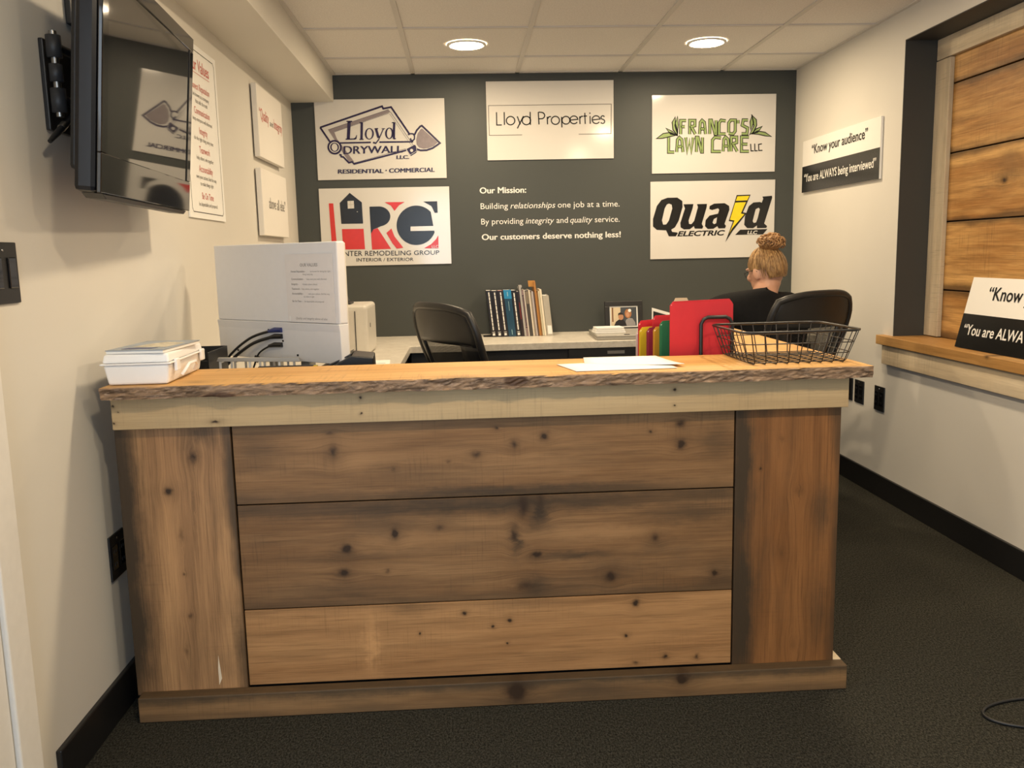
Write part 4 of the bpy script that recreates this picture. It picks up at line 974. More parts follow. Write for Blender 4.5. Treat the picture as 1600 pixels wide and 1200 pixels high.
# ------------------------------------------------------------------ photo frame
fr = thing('photo_frame', 'black framed photo of two people standing on the desk', 'photo frame', (0.955, 5.17, DZ+0.001))
fr.rotation_euler = (radians(-8), 0, radians(2))
fw_, fh_ = 0.232, 0.187
MB().box((-fw_/2, 0, 0), (fw_/2, .014, .030)).box((-fw_/2, 0, fh_-.030), (fw_/2, .014, fh_)).box((-fw_/2, 0, .0301), (-fw_/2+.030, .014, fh_-.0301)).box((fw_/2-.030, 0, .0301), (fw_/2, .014, fh_-.0301)).build('frame', M_black, fr, bevel=.002)
MB().box((-fw_/2+.0302, .006, .0302), (fw_/2-.0302, .009, fh_-.0302)).build('mat_board', M_paper, fr)
MB().box((-.02, .0142, .0), (.02, .018, .12)).build('easel_back', M_black, fr)
pc = bpy.data.objects.new('photograph', None); COL.objects.link(pc); pc.parent = fr; pc.location = (0, .006, fh_/2)
X0, X1, Z0, Z1 = -.078, .078, -.056, .056
def ph(name, pts, col, y): return Ink().poly(pts).build(name, plain('photo_'+name, col, .4), pc, y)
ph('background', [(X0, Z0), (X1, Z0), (X1, Z1), (X0, Z1)], (.05, .06, .075), -.0006)
ph('pale_curtain', [(X0, Z0), (-.02, Z0), (-.02, Z1), (X0, Z1)], (.66, .55, .38), -.0010)
ph('brown_post', [(X0+.006, -.03), (X0+.014, -.03), (X0+.014, Z1), (X0+.006, Z1)], (.16, .06, .02), -.0012)
ph('dark_shirt', [(-.062, Z0), (-.05, -.03), (-.03, -.016), (-.005, -.018), (.01, -.035), (.016, Z0)], (.01, .009, .012), -.0016)
Ink().circle((-.018, .0), .016, 20, ry=.020).build('face', plain('photo_skin', (.48, .24, .13), .5), pc, -.0018)
Ink().poly([(-.036, .004), (-.034, .02), (-.02, .027), (-.006, .02), (-.003, .006), (-.008, .012), (-.03, .012)]).build('dark_hair', plain('photo_hair', (.02, .012, .01), .5), pc, -.0020)
ph('grey_sweater', [(.005, Z0), (.012, -.02), (.03, -.008), (.052, -.012), (.068, -.035), (.072, Z0)], (.30, .29, .30), -.0013)
Ink().circle((.026, .018), .021, 20, ry=.028).build('blonde_hair', plain('photo_blonde', (.38, .16, .06), .5), pc, -.0014)
Ink().circle((.036, .036), .010, 14).build('light_glare', M_paper, pc, -.0020)
Ink().circle((.024, .012), .011, 16, ry=.016).build('second_face', plain('photo_skin2', (.55, .28, .16), .5), pc, -.0017)

# ------------------------------------------------------------------ grey letter box, white card stack, papers on the desk
M_greyb = plain('satin_grey_plastic', (.34, .325, .29), .35, var=.03)
gb = thing('document_scanner', 'flat grey scanner box in front of the photo frame', 'scanner', (.882, 4.93, DZ), radians(-2))
MB().box((-.155, -.21, .001), (.155, .21, .016)).build('body', M_greyb, gb, bevel=.004)
MB().prism([(-.155, -.21), (.155, -.21), (.155, .21), (-.155, .21)], .0165, .026, 'z').build('lid', plain('satin_grey_lid', (.40, .38, .34), .3, var=.03), gb, bevel=.003)
MB().box((.0, -.19, .0262), (.030, -.165, .028)).build('button', M_black, gb)
cs = thing('card_stack', 'small stack of white cards on the grey scanner box', 'paper', (.815, 4.90, DZ+.0265), radians(3))
for i in range(3): MB().box((-.088+.004*i, -.055, .0005+.011*i), (.085-.005*i, .055, .0105+.011*i)).build('card_bundle', M_paper, cs, bevel=.001)
sh_ = thing('desk_paper', 'printed white sheet lying on the left desk beside the printer', 'paper', (-.49, 3.96, DZ+.0005), radians(4))
MB().box((-.15, -.12, 0), (.14, .11, .0012)).build('sheet', M_paper, sh_)
for a_, b_ in (((-.12, .06, .0013), (-.03, .066, .0016)), ((.02, .08, .0013), (.06, .085, .0016)), ((-.12, .035, .0013), (-.07, .037, .0016)), ((.06, -.02, .0013), (.12, -.012, .0016))): MB().box(a_, b_).build('print_block', M_inkgrey, sh_)
wp = thing('open_folder', 'white edged paper sheet leaning beside the photo frame', 'paper', (1.10, 4.98, DZ+.001))
MB().prism([(-.02, 0.0), (.16, 0.0), (.16, .10), (-.02, .155)], 0, .003).build('sheet', M_paper, wp)
MB().prism([(-.012, 0.0), (.15, 0.0), (.15, .085), (-.012, .135)], -.004, -.0005).build('dark_cover', M_black, wp)

# ------------------------------------------------------------------ printer
pr = thing('printer', 'cream white desktop printer on the left desk by the slate wall', 'printer', (-.635, 4.41, DZ))
M_prn = plain('cream_printer_plastic', (.66, .63, .57), .35, var=.02)
MB().box((-.175, -.20, .004), (.165, .20, .252)).build('body', M_prn, pr, bevel=.018, seg=3)
MB().box((-.170, -.203, .030), (.10, -.2005, .225)).build('front_door', plain('printer_door', (.60, .565, .51), .4, var=.02), pr, bevel=.002)
MB().box((.104, -.2035, .030), (.108, -.2005, .225)).build('door_gap', M_dkgrey, pr)
MB().box((.1655, -.10, .14), (.167, -.085, .16)).build('side_button', M_inkgrey, pr)
cp = MB().box((-.12, -.09, .2525), (.075, .03, .262)).build('control_base', M_dkgrey, pr, bevel=.002)
rot = Matrix.Rotation(radians(-28), 3, 'Y')
MB().box((-.004, -.07, 0), (.004, .02, .10), rot, (.055, 0, .264)).build('flip_screen', M_dkgrey, pr, bevel=.001)
MB().box((-.0065, -.07, .004), (-.0042, .02, .10), rot, (.055, 0, .264)).build('screen_rim', M_white, pr)

# ------------------------------------------------------------------ all-in-one computer seen from behind
mA, mB_ = Vector((-.859, 3.08, 0)), Vector((-.385, 2.70, 0))
md = (mB_-mA).normalized(); ang = math.atan2(md.y, md.x); MW = (mB_-mA).length
mc = thing('desktop_computer', 'white all in one computer seen from behind with a taped sheet', 'computer', (mA.x, mA.y, DZ), ang)
# local x from left to right as seen, local -y faces the viewer
M_comp = plain('cool_white_plastic', (.74, .74, .75), .38, var=.015)
z0, z1 = .152, .531
MB().box((0, 0, z0+.126), (MW, .034, z1)).build('screen_shell', M_comp, mc, bevel=.004)
MB().prism([(.0, z0), (.034, z0), (.034, z0+.1255), (-.006, z0+.1255), (-.002, z0+.1)], 0, MW, 'x').build('lower_shell', M_comp, mc, bevel=.002)
MB().box((.004, .0345, z0+.004), (MW-.004, .041, z1-.004)).build('front_bezel', plain('computer_bezel', (.72, .68, .60), .4), mc, bevel=.002)
MB().box((.02, .0415, z0+.06), (MW-.02, .043, z1-.02)).build('display', M_blackg, mc)
for x, z in ((.268, .250), (.337, .216), (.405, .172), (.10, .175)): MB().box((x-.003, -.0035, z-.003), (x+.003, .0, z+.003)).build('port', M_ink, mc)
MB().box((.22, .03, .012), (.26, .06, .20)).box((.38, .03, .012), (.42, .06, .20)).build('stand_leg', M_greyb, mc, bevel=.003)
MB().box((.18, -.005, .0005), (.46, .17, .012)).build('stand_foot', M_greyb, mc, bevel=.004)
tp = thing('taped_sheet', 'printed values sheet taped to the back of the computer', 'paper', tuple(mA + md*.482 + Vector((md.y, -md.x, 0))*.0032 + Vector((0, 0, 1.133))), ang)
MB().box((-.111, 0, -.108), (.108, .0015, .107)).build('sheet', plain('dull_paper', (.73, .71, .70), .6, var=.02), tp)
e = Ink().text('OUR VALUES', at=(0, .068), size=.014, align='C', bold=.02, res=2)
for z, a, b, c2 in ((.050, 'Honest Reputation -', 'be known for doing the right', 'thing every day'), (.026, 'Communication -', 'keep everyone well informed', ''), (.010, 'Integrity -', 'honest actions always', ''), (-.005, 'Teamwork -', 'help others, win together', ''), (-.020, 'Accountability -', 'own your actions, find the way', 'to make it right'), (-.044, 'Be On Time -', 'be dependable and prepared', '')):
    e.text(a, at=(-.085, z), size=.0085, bold=.02, res=2); e.text(b, at=(-.085+.0048*len(a), z), size=.0078, res=2)
    if c2: e.text(c2, at=(-.03, z-.009), size=.0078, res=2)
e.text('Quality and integrity above all else', at=(.0, -.099), size=.0105, align='C', shear=.3, res=2)
e.build('print', plain('faint_print', (.34, .33, .32), .7), tp, -.0006)
MB().box((-.104, -.0008, -.106), (-.098, -.0002, -.090)).build('tape', M_white, tp)
# cables
M_bluep = plain('blue_plug', (.02, .035, .16), .4)
def MP(x, z, y=0.0): return mA + md*x + Vector((md.y, -md.x, 0))*(-y) + Vector((0, 0, z))
def wpt(x, z, out): p = mA + md*x + Vector((md.y, -md.x, 0))*out; return (p.x, p.y, z)
def cable(label, x, z, mid, plugmat, r, endx, ferrite=False):
    t = thing('computer_cable', label, 'cable', (0, 0, 0), group='cables plugged into the computer')
    MB().tube([wpt(x, z, .004), wpt(x-.035, z-.001, .006), wpt(x-.060, z-.006, .010)], [.008, .0085, .005], 10).build('plug', plugmat, t)
    pts = [wpt(x-.058, z-.006, .010)] + [wpt(*p) for p in mid]
    out = []
    for i in range(len(pts)-1):   # smooth through the points
        p0, p1, p2, p3 = (Vector(pts[max(i-1, 0)]), Vector(pts[i]), Vector(pts[i+1]), Vector(pts[min(i+2, len(pts)-1)]))
        for s in range(6):
            u = s/6; out.append(0.5*((2*p1)+(p2-p0)*u+(2*p0-5*p1+4*p2-p3)*u*u+(-p0+3*p1-3*p2+p3)*u**3))
    out.append(Vector(pts[-1]))
    MB().tube(out, r, 8).build('cord', M_black, t)
    if ferrite:
        a, b = Vector(out[len(out)//3]), Vector(out[len(out)//3+3]); MB().tube([a, b], .009, 10).build('ferrite_bead', M_black, t, bevel=0)
cable('black cord with a blue plug in the computer back', .337, .997, [(.20, .965, .03), (.12, .90, .06), (.05, .80, .08), (.03, .752, .10)], M_bluep, .0045, 0)
cable('black cord with a black plug just under the blue one', .337, .976, [(.21, .945, .035), (.13, .88, .07), (.08, .80, .09), (.07, .752, .12)], M_black, .0055, 0)
cable('thin black cord with a bead, lowest plug in the computer', .334, .948, [(.235, .918, .02), (.22, .88, .03), (.20, .80, .05), (.19, .752, .07)], M_black, .003, 0, True)

# ------------------------------------------------------------------ things standing on the left desk just behind the counter
fs_ = thing('file_sorter', 'light grey metal file sorter under the computer', 'organizer', (-.66, 2.83, DZ))
M_sort = plain('pale_grey_metal', (.50, .47, .42), .4, metal=.3, var=.03)
MB().box((-.13, -.075, .0005), (.13, .075, .006)).build('tray', M_sort, fs_, bevel=.001)
for i in range(6):
    x = -.115+.046*i
    MB().box((x-.0035, -.07, .0065), (x+.0035, -.064, .168)).box((x-.0035, .064, .0065), (x+.0035, .07, .150)).box((x-.0035, -.0635, .160), (x+.0035, -.01, .166)).build('divider', M_sort if i % 2 else M_white, fs_, bevel=.001)
MB().prism([(-.125, .166), (.135, .158), (.13, .172), (-.12, .178)], -.072, -.060).build('top_rail', M_sort, fs_, bevel=.001)
bx = thing('black_file_box', 'black open topped file box behind the white case', 'box', (-.83, 2.83, DZ), radians(0))
MB().box((-.10, -.12, .0005), (.035, .10, .006)).box((-.10, -.12, .0065), (-.096, .10, .20)).box((.031, -.12, .0065), (.035, .10, .20)).box((-.0955, -.12, .0065), (.0305, -.115, .175)).box((-.0955, .095, .0065), (.0305, .10, .20)).build('box_shell', M_black, bx, bevel=.001)
mk_ = thing('black_marker', 'long black marker with a yellow end behind the counter', 'marker', (-.55, 2.70, DZ+.155))
mk_.location = (-.572, 2.72, DZ)
MB().box((-.07, -.02, .0005), (.10, .03, .140)).build('pen_box', M_black, mk_, bevel=.003)
MB().box((-.075, -.012, .1405), (.095, .006, .152)).build('barrel', M_black, mk_, bevel=.003)
MB().box((.0955, -.010, .141), (.108, .004, .1515)).build('yellow_end', M_yellowp, mk_, bevel=.002)
mk_['label'] = 'low black desk box with a yellow ended marker on top'; mk_['category'] = 'box'; mk_.name = 'desk_box'
ph_ = thing('desk_telephone', 'black wedge shaped desk telephone behind the counter', 'telephone', (-.350, 2.78, DZ), radians(4))
MB().prism([(-.115, .0005), (.062, .0005), (.056, .172), (-.010, .180), (-.115, .130)], -.085, .075).build('body', M_black, ph_, bevel=.004)
MB().prism([(-.112, .1325), (-.012, .1815), (-.010, .186), (-.118, .135)], -.07, .06).build('key_face', M_dkgrey, ph_, bevel=.001)

# ------------------------------------------------------------------ white case, booklet
cs_ = thing('plastic_case', 'white plastic first aid style case on the left counter end', 'box', (-.8415, 2.389, .9155), radians(1))
def tapered(wb, db, wt, dt, z0, z1):
    mm = MB(); mm.add([(-wb, -db, z0), (wb, -db, z0), (wb, db, z0), (-wb, db, z0), (-wt, -dt, z1), (wt, -dt, z1), (wt, dt, z1), (-wt, dt, z1)], [(0,3,2,1),(4,5,6,7),(0,1,5,4),(1,2,6,5),(2,3,7,6),(3,0,4,7)]); return mm
M_case = plain('white_case_plastic', (.90, .90, .90), .3, var=.01)
tapered(.074, .145, .082, .152, .0005, .052).build('base_shell', M_case, cs_, bevel=.006, seg=3)
MB().box((-.088, -.157, .0525), (.088, .157, .0565)).build('rim', M_case, cs_, bevel=.0015)
tapered(.084, .153, .079, .148, .057, .080).build('lid', M_case, cs_, bevel=.006, seg=3)
MB().tube([(.084, -.055, .012), (.094, -.05, .028), (.096, -.03, .038), (.096, .03, .038), (.094, .05, .028), (.084, .055, .012)], .0045, 8).build('carry_handle', M_case, cs_)
for y in (-.105, .125): MB().box((.084, y-.014, .030), (.093, y+.014, .062)).build('latch', M_case, cs_, bevel=.003)
bl = thing('booklet', 'blue covered booklet lying on the white case', 'booklet', (-.832, 2.365, .9962), radians(-4))
MB().box((-.073, -.125, 0.0), (.073, .125, .0075)).build('pages', M_paper, bl, bevel=.001)
MB().box((-.0745, -.127, .0078), (.0745, .127, .0092)).build('cover', plain('grey_blue_cover', (.30, .36, .44), .4, var=.25, scale=14), bl)
MB().prism([(-.038, -.05), (.055, -.06), (.06, .06), (.0, .085), (-.03, .02)], .0094, .0097, 'z').build('cover_picture', plain('cream_cover_picture', (.62, .57, .45), .5, var=.4, scale=60), bl)
MB().prism([(-.045, -.10), (.03, -.095), (.04, -.075), (-.04, -.07)], .0094, .0099, 'z').build('title_block', M_bluep, bl)

# ------------------------------------------------------------------ papers on the counter
def sheet(name, label, pts, z, curl=0.0):
    t = thing(name, label, 'paper', (pts[0][0], pts[0][1], z), group='white papers on the counter')
    n = 6; a, b, c3, d = [Vector((x-pts[0][0], y-pts[0][1], 0)) for x, y in pts]
    vs = []
    for i in range(n+1):
        for j in range(n+1):
            u, v = i/n, j/n; p = a.lerp(b, u).lerp(d.lerp(c3, u), v)
            p.z = .0006 + curl*max(0, u+v-1.25)**2; vs.append(p)
    fs = [(i*(n+1)+j, (i+1)*(n+1)+j, (i+1)*(n+1)+j+1, i*(n+1)+j+1) for i in range(n) for j in range(n)]
    m = MB(); m.add(vs, fs, True); o = m.build('sheet', M_paper, t)
    md_ = o.modifiers.new('thick', 'SOLIDIFY'); md_.thickness = .0014; md_.offset = 1
    return t
sheet('paper_sheet', 'lower white sheet lying askew at the front of the counter', [(.252, 2.405), (.288, 2.252), (.560, 2.262), (.545, 2.440)], .9155)
sheet('paper_sheet', 'upper white sheet reaching back towards the colour folders', [(.345, 2.535), (.330, 2.400), (.585, 2.290), (.560, 2.530)], .9180, curl=.01)

# ------------------------------------------------------------------ wire basket
wb = thing('wire_basket', 'black wire letter basket on the right end of the counter', 'basket', (.893, 2.395, .9155), radians(1.5))
def rrect(wx, wy, z, r, n=5):
    pts = []
    for cx_, cy_, a0 in ((wx-r, wy-r, 0), (-wx+r, wy-r, 90), (-wx+r, -wy+r, 180), (wx-r, -wy+r, 270)):
        for i in range(n+1): a = radians(a0+90*i/n); pts.append((cx_+r*cos(a), cy_+r*sin(a), z))
    return pts
BX, BY, TX_, TY_, BH = .136, .118, .165, .145, .090
MB().tube(rrect(TX_, TY_, BH, .035), .0035, 8, closed=True).build('rim', M_wire, wb)
for f in (.36, .68):
    z = BH*(1-f); MB().tube(rrect(TX_+(BX-TX_)*f, TY_+(BY-TY_)*f, z, .03), .0014, 6, closed=True).build('side_ring', M_wire, wb)
MB().tube(rrect(BX, BY, .006, .022), .0014, 6, closed=True).build('side_ring', M_wire, wb)
def uw(u, axis):
    if axis == 'y': return [(u*TX_*.93, -TY_, BH), (u*BX*.97, -BY-.001, .006), (u*BX*.97, -BY+.006, .0018), (u*BX*.97, BY-.006, .0018), (u*BX*.97, BY+.001, .006), (u*TX_*.93, TY_, BH)]
    return [(-TX_, u*TY_*.9, BH), (-BX-.001, u*BY*.97, .007), (-BX+.006, u*BY*.97, .0042), (BX-.006, u*BY*.97, .0042), (BX+.001, u*BY*.97, .007), (TX_, u*TY_*.9, BH)]
for i in range(9): MB().tube(uw(-.94+1.88*i/8, 'y'), .0016, 6).build('cross_wire', M_wire, wb)
for i in range(8): MB().tube(uw(-.9+1.8*i/7, 'x'), .0014, 6).build('long_wire', M_wire, wb)

# ------------------------------------------------------------------ folder rack and folders
rk = thing('folder_rack', 'black wire folder rack behind the counter top', 'rack', (.66, 2.60, .8205))
for dy, x0, x1, hh in ((-.036, .045, .140, .205), (.040, -.10, .12, .05), (.108, -.12, .12, .05), (.170, -.13, .12, .05)):
    MB().tube([(x0, dy, .004), (x0, dy, hh-.02), (x0+.008, dy, hh-.006), (x0+.02, dy, hh), (x1-.02, dy, hh), (x1-.008, dy, hh-.006), (x1, dy, hh-.02), (x1, dy, .004)], .0058 if dy < 0 else .0025, 8).build('end_hoop', M_black, rk)
MB().box((-.15, -.042, .0005), (.130, .20, .005)).build('base_plate', M_black, rk)
def folder(label, x0, x1, y, h, col, rz=0, curve=.0, tabx=None):
    t = thing('file_folder', label, 'folder', (x0, y, .8265), radians(rz), 'coloured file folders in the rack')
    w = x1-x0; mt = plain('folder_'+label.split()[0]+str(int(x0*1000)), col, .6, var=.06, scale=20)
    for nm, dy, hh in (('front_flap', 0.0, h), ('back_flap', .006, h+.004)):
        pts = [(0, 0), (w, 0), (w, hh-.012), (w-.010, hh), (.010, hh-.004), (0, hh-.016)]
        MB().prism(pts, dy, dy+.0018).build(nm, mt, t)
    MB().prism([(.004, .003), (w-.004, .003), (w-.004, h-.008), (.004, h-.010)], .0022, .0056).build('papers', M_paper, t)
    if tabx: MB().prism([(tabx, h), (tabx+.045, h), (tabx+.040, h+.010), (tabx+.005, h+.010)], .0062, .0078).build('tab', plain('manila_tab', (.55, .42, .26), .6), t)
    return t
RED = (.58, .016, .026)
folder('red folder, the big one at the front of the rack', .614, .806, 2.574, .248, RED, 1.0, tabx=.012)
folder('green folder behind the big red one', .5934, .715, 2.612, .187, (.012, .16, .065), 16)
folder('orange yellow folder between the green and the dark red ones', .580, .690, 2.640, .167, (.58, .28, .02), 18)
folder('red folder rising behind the green one', .588, .785, 2.695, .198, RED, 6)
folder('crimson dark folder left of the orange one', .565, .67, 2.665, .163, (.26, .015, .045), 20)
folder('yellow folder left of the crimson one', .548, .65, 2.700, .1615, (.66, .46, .012), 12)
folder('red folder at the left back of the rack', .552, .66, 2.735, .180, RED, 14)
folder('pale pink white folder at the left end of the rack', .548, .65, 2.755, .148, (.66, .52, .50), 8)

# ------------------------------------------------------------------ office chairs
M_mesh = None
def mesh_mat():
    m, t, b = new_mat('chair_mesh_fabric')
    tc = N(t, 'ShaderNodeTexCoord').outputs['Object']
    w1 = N(t, 'ShaderNodeTexWave'); w1.bands_direction = 'Z'; w1.inputs['Scale'].default_value = 90; L(t, tc, w1.inputs['Vector'])
    al = maprange(t, w1.outputs['Fac'], 0.35, 0.65, 0.72, 0.35)
    L(t, al, b.inputs['Alpha']); b.inputs['Base Color'].default_value = (.012, .012, .012, 1); b.inputs['Roughness'].default_value = .7
    return m
M_mesh = mesh_mat()
M_fab = plain('black_seat_fabric', (.012, .012, .013), .85, var=.2, scale=200, bumps=.3)
RECL = .18
def back_pt(u, v, off=0.0, wfac=1.0):
    """u in -1..1 across, v in 0..1 up the backrest; local coords, facing +y"""
    hw = (.190 + .056*sin(pi*min(1, v*1.05)*.62)) * wfac
    if v > .80: hw *= math.sqrt(max(0.0, 1-((v-.80)/.40)**2*.75))
    z = .56 + .47*v - .030*(abs(u)**3)*max(0, v-.5)*2
    y = -.235 - RECL*v + .055*u*u - .025*sin(pi*v) + off
    return Vector((hw*u, y, z))
def grid(fn, nu, nv, th):
    m = MB(); vs = []; fs = []
    for side in (0, 1):
        for j in range(nv+1):
            for i in range(nu+1): vs.append(fn(i/nu*2-1, j/nv, side*th))
    K = (nu+1)*(nv+1); w = nu+1
    for j in range(nv):
        for i in range(nu):
            a = j*w+i; fs.append((a, a+1, a+1+w, a+w)); fs.append((K+a, K+a+w, K+a+1+w, K+a+1))
    for i in range(nu): fs.append((i, K+i, K+i+1, i+1)); a = nv*w+i; fs.append((a, a+1, K+a+1, K+a))
    for j in range(nv): a = j*w; fs.append((a, a+w, K+a+w, K+a)); a = j*w+nu; fs.append((a, K+a, K+a+w, a+w))
    m.add(vs, fs, True); return m
def office_chair(label, loc, rz, tilt=0.0):
    t = thing('office_chair', label, 'chair', loc, rz, 'black mesh back office chairs')
    for k5 in range(5):
        a = radians(90+72*k5); ex, ey = .29*cos(a), .29*sin(a)
        MB().tube([(0, 0, .115), (ex*.5, ey*.5, .095), (ex, ey, .072)], [.026, .020, .014], 8).build('base_leg', M_black, t)
        m = MB(); m.lathe([(.0001, -.022), (.022, -.022), (.026, -.012), (.026, .012), (.022, .022), (.0001, .022)], 14, at=(ex, ey, .028), axis='x'); m.build('caster', M_blackg, t)
        MB().tube([(ex, ey, .05), (ex, ey, .074)], .008, 8).build('caster_stem', M_black, t)
    MB().tube([(0, 0, .10), (0, 0, .26)], .028, 14).tube([(0, 0, .26), (0, 0, .40)], .016, 14).build('gas_column', M_black, t)
    MB().box((-.10, -.12, .385), (.10, .10, .415)).build('mechanism', M_black, t, bevel=.01)
    m = MB(); n = 28
    ring = lambda s, z: [(.245*s*abs(cos(2*pi*i/n))**.55*(1 if cos(2*pi*i/n) > 0 else -1), .235*s*abs(sin(2*pi*i/n))**.55*(1 if sin(2*pi*i/n) > 0 else -1), z) for i in range(n)]
    rs = [ring(.80, .420), ring(.97, .428), ring(1.0, .450), ring(.97, .478), ring(.80, .490), ring(.4, .486)]
    vs = [p for r in rs for p in r]; fs = [(j*n+i, j*n+(i+1) % n, (j+1)*n+(i+1) % n, (j+1)*n+i) for j in range(len(rs)-1) for i in range(n)] + [tuple(range(n)), tuple(range(5*n+n-1, 5*n-1, -1))]
    m.add(vs, fs, True); m.build('seat', M_fab, t)
    bk = bpy.data.objects.new('backrest', None); COL.objects.link(bk); bk.parent = t
    # frame all round, thick upper band, mesh panel inside
    fr_pts = [back_pt(-1, v/14) for v in range(15)] + [back_pt(u/6, 1) for u in range(-5, 6)] + [back_pt(1, 1-v/14) for v in range(15)] + [back_pt(u/6, 0) for u in range(5, -6, -1)]
    MB().tube(fr_pts, .0155, 8, closed=True).build('back_frame', M_black, bk)
    grid(lambda u, v, o: back_pt(u*.99, .68+.315*v, o-.006), 16, 8, .016).build('top_band', M_black, bk)
    grid(lambda u, v, o: back_pt(u*.99, .0+.20*v, o-.006), 16, 4, .014).build('lower_band', M_black, bk)
    for sgn in (-1, 1): grid(lambda u, v, o: back_pt(sgn*(.62+.37*(u*.5+.5)), .19+.50*v, o-.006), 3, 10, .014).build('side_band', M_black, bk)
    grid(lambda u, v, o: back_pt(u*.66, .18+.52*v, o+.004), 14, 12, .002).build('mesh_panel', M_mesh, bk)
    MB().tube([(0, -.08, .40), (0, -.22, .41), (0, -.285, .48), (0, -.285, .60), (0, -.30, .70)], [.03, .03, .026, .024, .018], 10).build('back_support', M_black, t)
    for sgn in (-1, 1):
        MB().tube([(sgn*.19, 0, .41), (sgn*.29, 0, .43), (sgn*.305, -.01, .55), (sgn*.30, -.02, .655)], .013, 8).build('arm_post', M_black, t)
        MB().box((sgn*.30-.035, -.14, .656), (sgn*.30+.035, .10, .682)).build('arm_pad', M_black, t, bevel=.01)
    return t
CHL = office_chair('empty black mesh back chair turned right at the left desk', (.215, 3.68, 0), radians(-60))
CHR = office_chair('black mesh back chair the woman is sitting on', (1.355, 4.03, 0), radians(27))

# ------------------------------------------------------------------ seated woman, seen from behind
def skin_obj(name, verts, edges, radii, root=0, sub=2):
    me = bpy.data.meshes.new(name); me.from_pydata(verts, edges, []); o = bpy.data.objects.new(name, me); COL.objects.link(o)
    o.modifiers.new('s', 'SKIN'); 
    for i, r in enumerate(radii):
        v = me.skin_vertices[0].data[i]; v.radius = r if isinstance(r, tuple) else (r, r); v.use_root = (i == root)
    o.modifiers.new('d', 'SUBSURF').levels = sub
    dg = bpy.context.evaluated_depsgraph_get(); out = bpy.data.meshes.new_from_object(o.evaluated_get(dg))
    bpy.data.objects.remove(o); return out
PX, PY = 1.40, 4.06
pt = {}
def V(n, x, y, z): pt[n] = (x, y, z)
V('pel', 1.440, 4.030, .585); V('wst', 1.415, 4.035, .680); V('chs', 1.370, 4.065, .830); V('shc', 1.385, 4.085, .960); V('nkb', 1.432, 4.098, 1.005); V('nkt', 1.450, 4.110, 1.045)
V('shL', 1.185, 4.090, .945); V('elL', 1.085, 4.260, .765); V('wrL', 1.190, 4.545, .790); V('haL', 1.205, 4.610, .778)
V('shR', 1.580, 4.075, .955); V('elR', 1.640, 4.220, .730); V('wrR', 1.480, 4.500, .790); V('haR', 1.462, 4.565, .778)
V('hiL', 1.350, 4.060, .588); V('knL', 1.290, 4.480, .560); V('anL', 1.280, 4.560, .105); V('toL', 1.265, 4.700, .040)
V('hiR', 1.530, 4.060, .588); V('knR', 1.570, 4.470, .560); V('anR', 1.560, 4.560, .105); V('toR', 1.580, 4.700, .040)
RB = dict(pel=(.15, .115), wst=(.135, .105), chs=(.150, .112), shc=(.125, .085), nkb=(.066, .060), nkt=(.053, .055), shL=.060, elL=.042, wrL=.027, haL=(.036, .016), shR=.060, elR=.042, wrR=.027, haR=(.036, .016),
          hiL=.088, knL=.062, anL=.038, toL=.030, hiR=.088, knR=.062, anR=.038, toR=.030)
ED = [('pel', 'wst'), ('wst', 'chs'), ('chs', 'shc'), ('shc', 'nkb'), ('nkb', 'nkt'), ('shc', 'shL'), ('shL', 'elL'), ('elL', 'wrL'), ('wrL', 'haL'), ('shc', 'shR'), ('shR', 'elR'), ('elR', 'wrR'), ('wrR', 'haR'),
      ('pel', 'hiL'), ('hiL', 'knL'), ('knL', 'anL'), ('anL', 'toL'), ('pel', 'hiR'), ('hiR', 'knR'), ('knR', 'anR'), ('anR', 'toR')]
def chain(keys, edges, radii=None, scale=1.0, add=0.0, name='c'):
    idx = {k_: i for i, k_ in enumerate(keys)}
    rr = [((RB[k_] if isinstance(RB[k_], tuple) else (RB[k_],)*2) if radii is None or k_ not in radii else radii[k_]) for k_ in keys]
    rr = [(a*scale+add, b*scale+add) for a, b in rr]
    return skin_obj(name, [pt[k_] for k_ in keys], [(idx[a], idx[b]) for a, b in edges if a in idx and b in idx], rr, 0)
keys = list(pt)
body_me = chain(keys, ED, dict(pel=(.11, .085), wst=(.095, .075), chs=(.105, .078), shc=(.09, .06), shL=(.045, .045), shR=(.045, .045)), name='body')
HC = Vector((1.452, 4.135, 1.125)); HR = Matrix.Rotation(radians(26), 3, 'Z') @ Matrix.Rotation(radians(-14), 3, 'X')   # looks down and to the left
hb = MB()
def H(x, y, z): return HC + HR @ Vector((x, y, z))
hb.ell(HC, (.074, .090, .098), 28, 20, HR)                       # skull
hb.ell(H(0, .038, -.052), (.054, .052, .058), 22, 14, HR)        # jaw and chin
hb.ell(H(0, .078, -.088), (.022, .018, .017), 14, 10, HR)
hb.ell(H(0, .094, -.018), (.012, .020, .022), 14, 10, HR)        # nose
hb.ell(H(0, .090, .022), (.048, .014, .010), 16, 8, HR)          # brow
hb.ell(H(0, .086, -.052), (.022, .012, .007), 14, 8, HR); hb.ell(H(0, .084, -.062), (.020, .012, .008), 14, 8, HR)   # lips
for sgn in (-1, 1):
    hb.ell(H(sgn*.076, -.006, -.020), (.009, .019, .032), 14, 10, HR @ Matrix.Rotation(radians(-sgn*18), 3, 'Z'))     # ears
    hb.ell(H(sgn*.040, .068, -.025), (.022, .018, .020), 12, 8, HR)   # cheeks
hb.tube([Vector(pt['nkb']), Vector(pt['nkt']), H(0, -.015, -.05)], [.062, .055, .054], 16)
bm = bmesh.new(); bm.from_mesh(body_me)
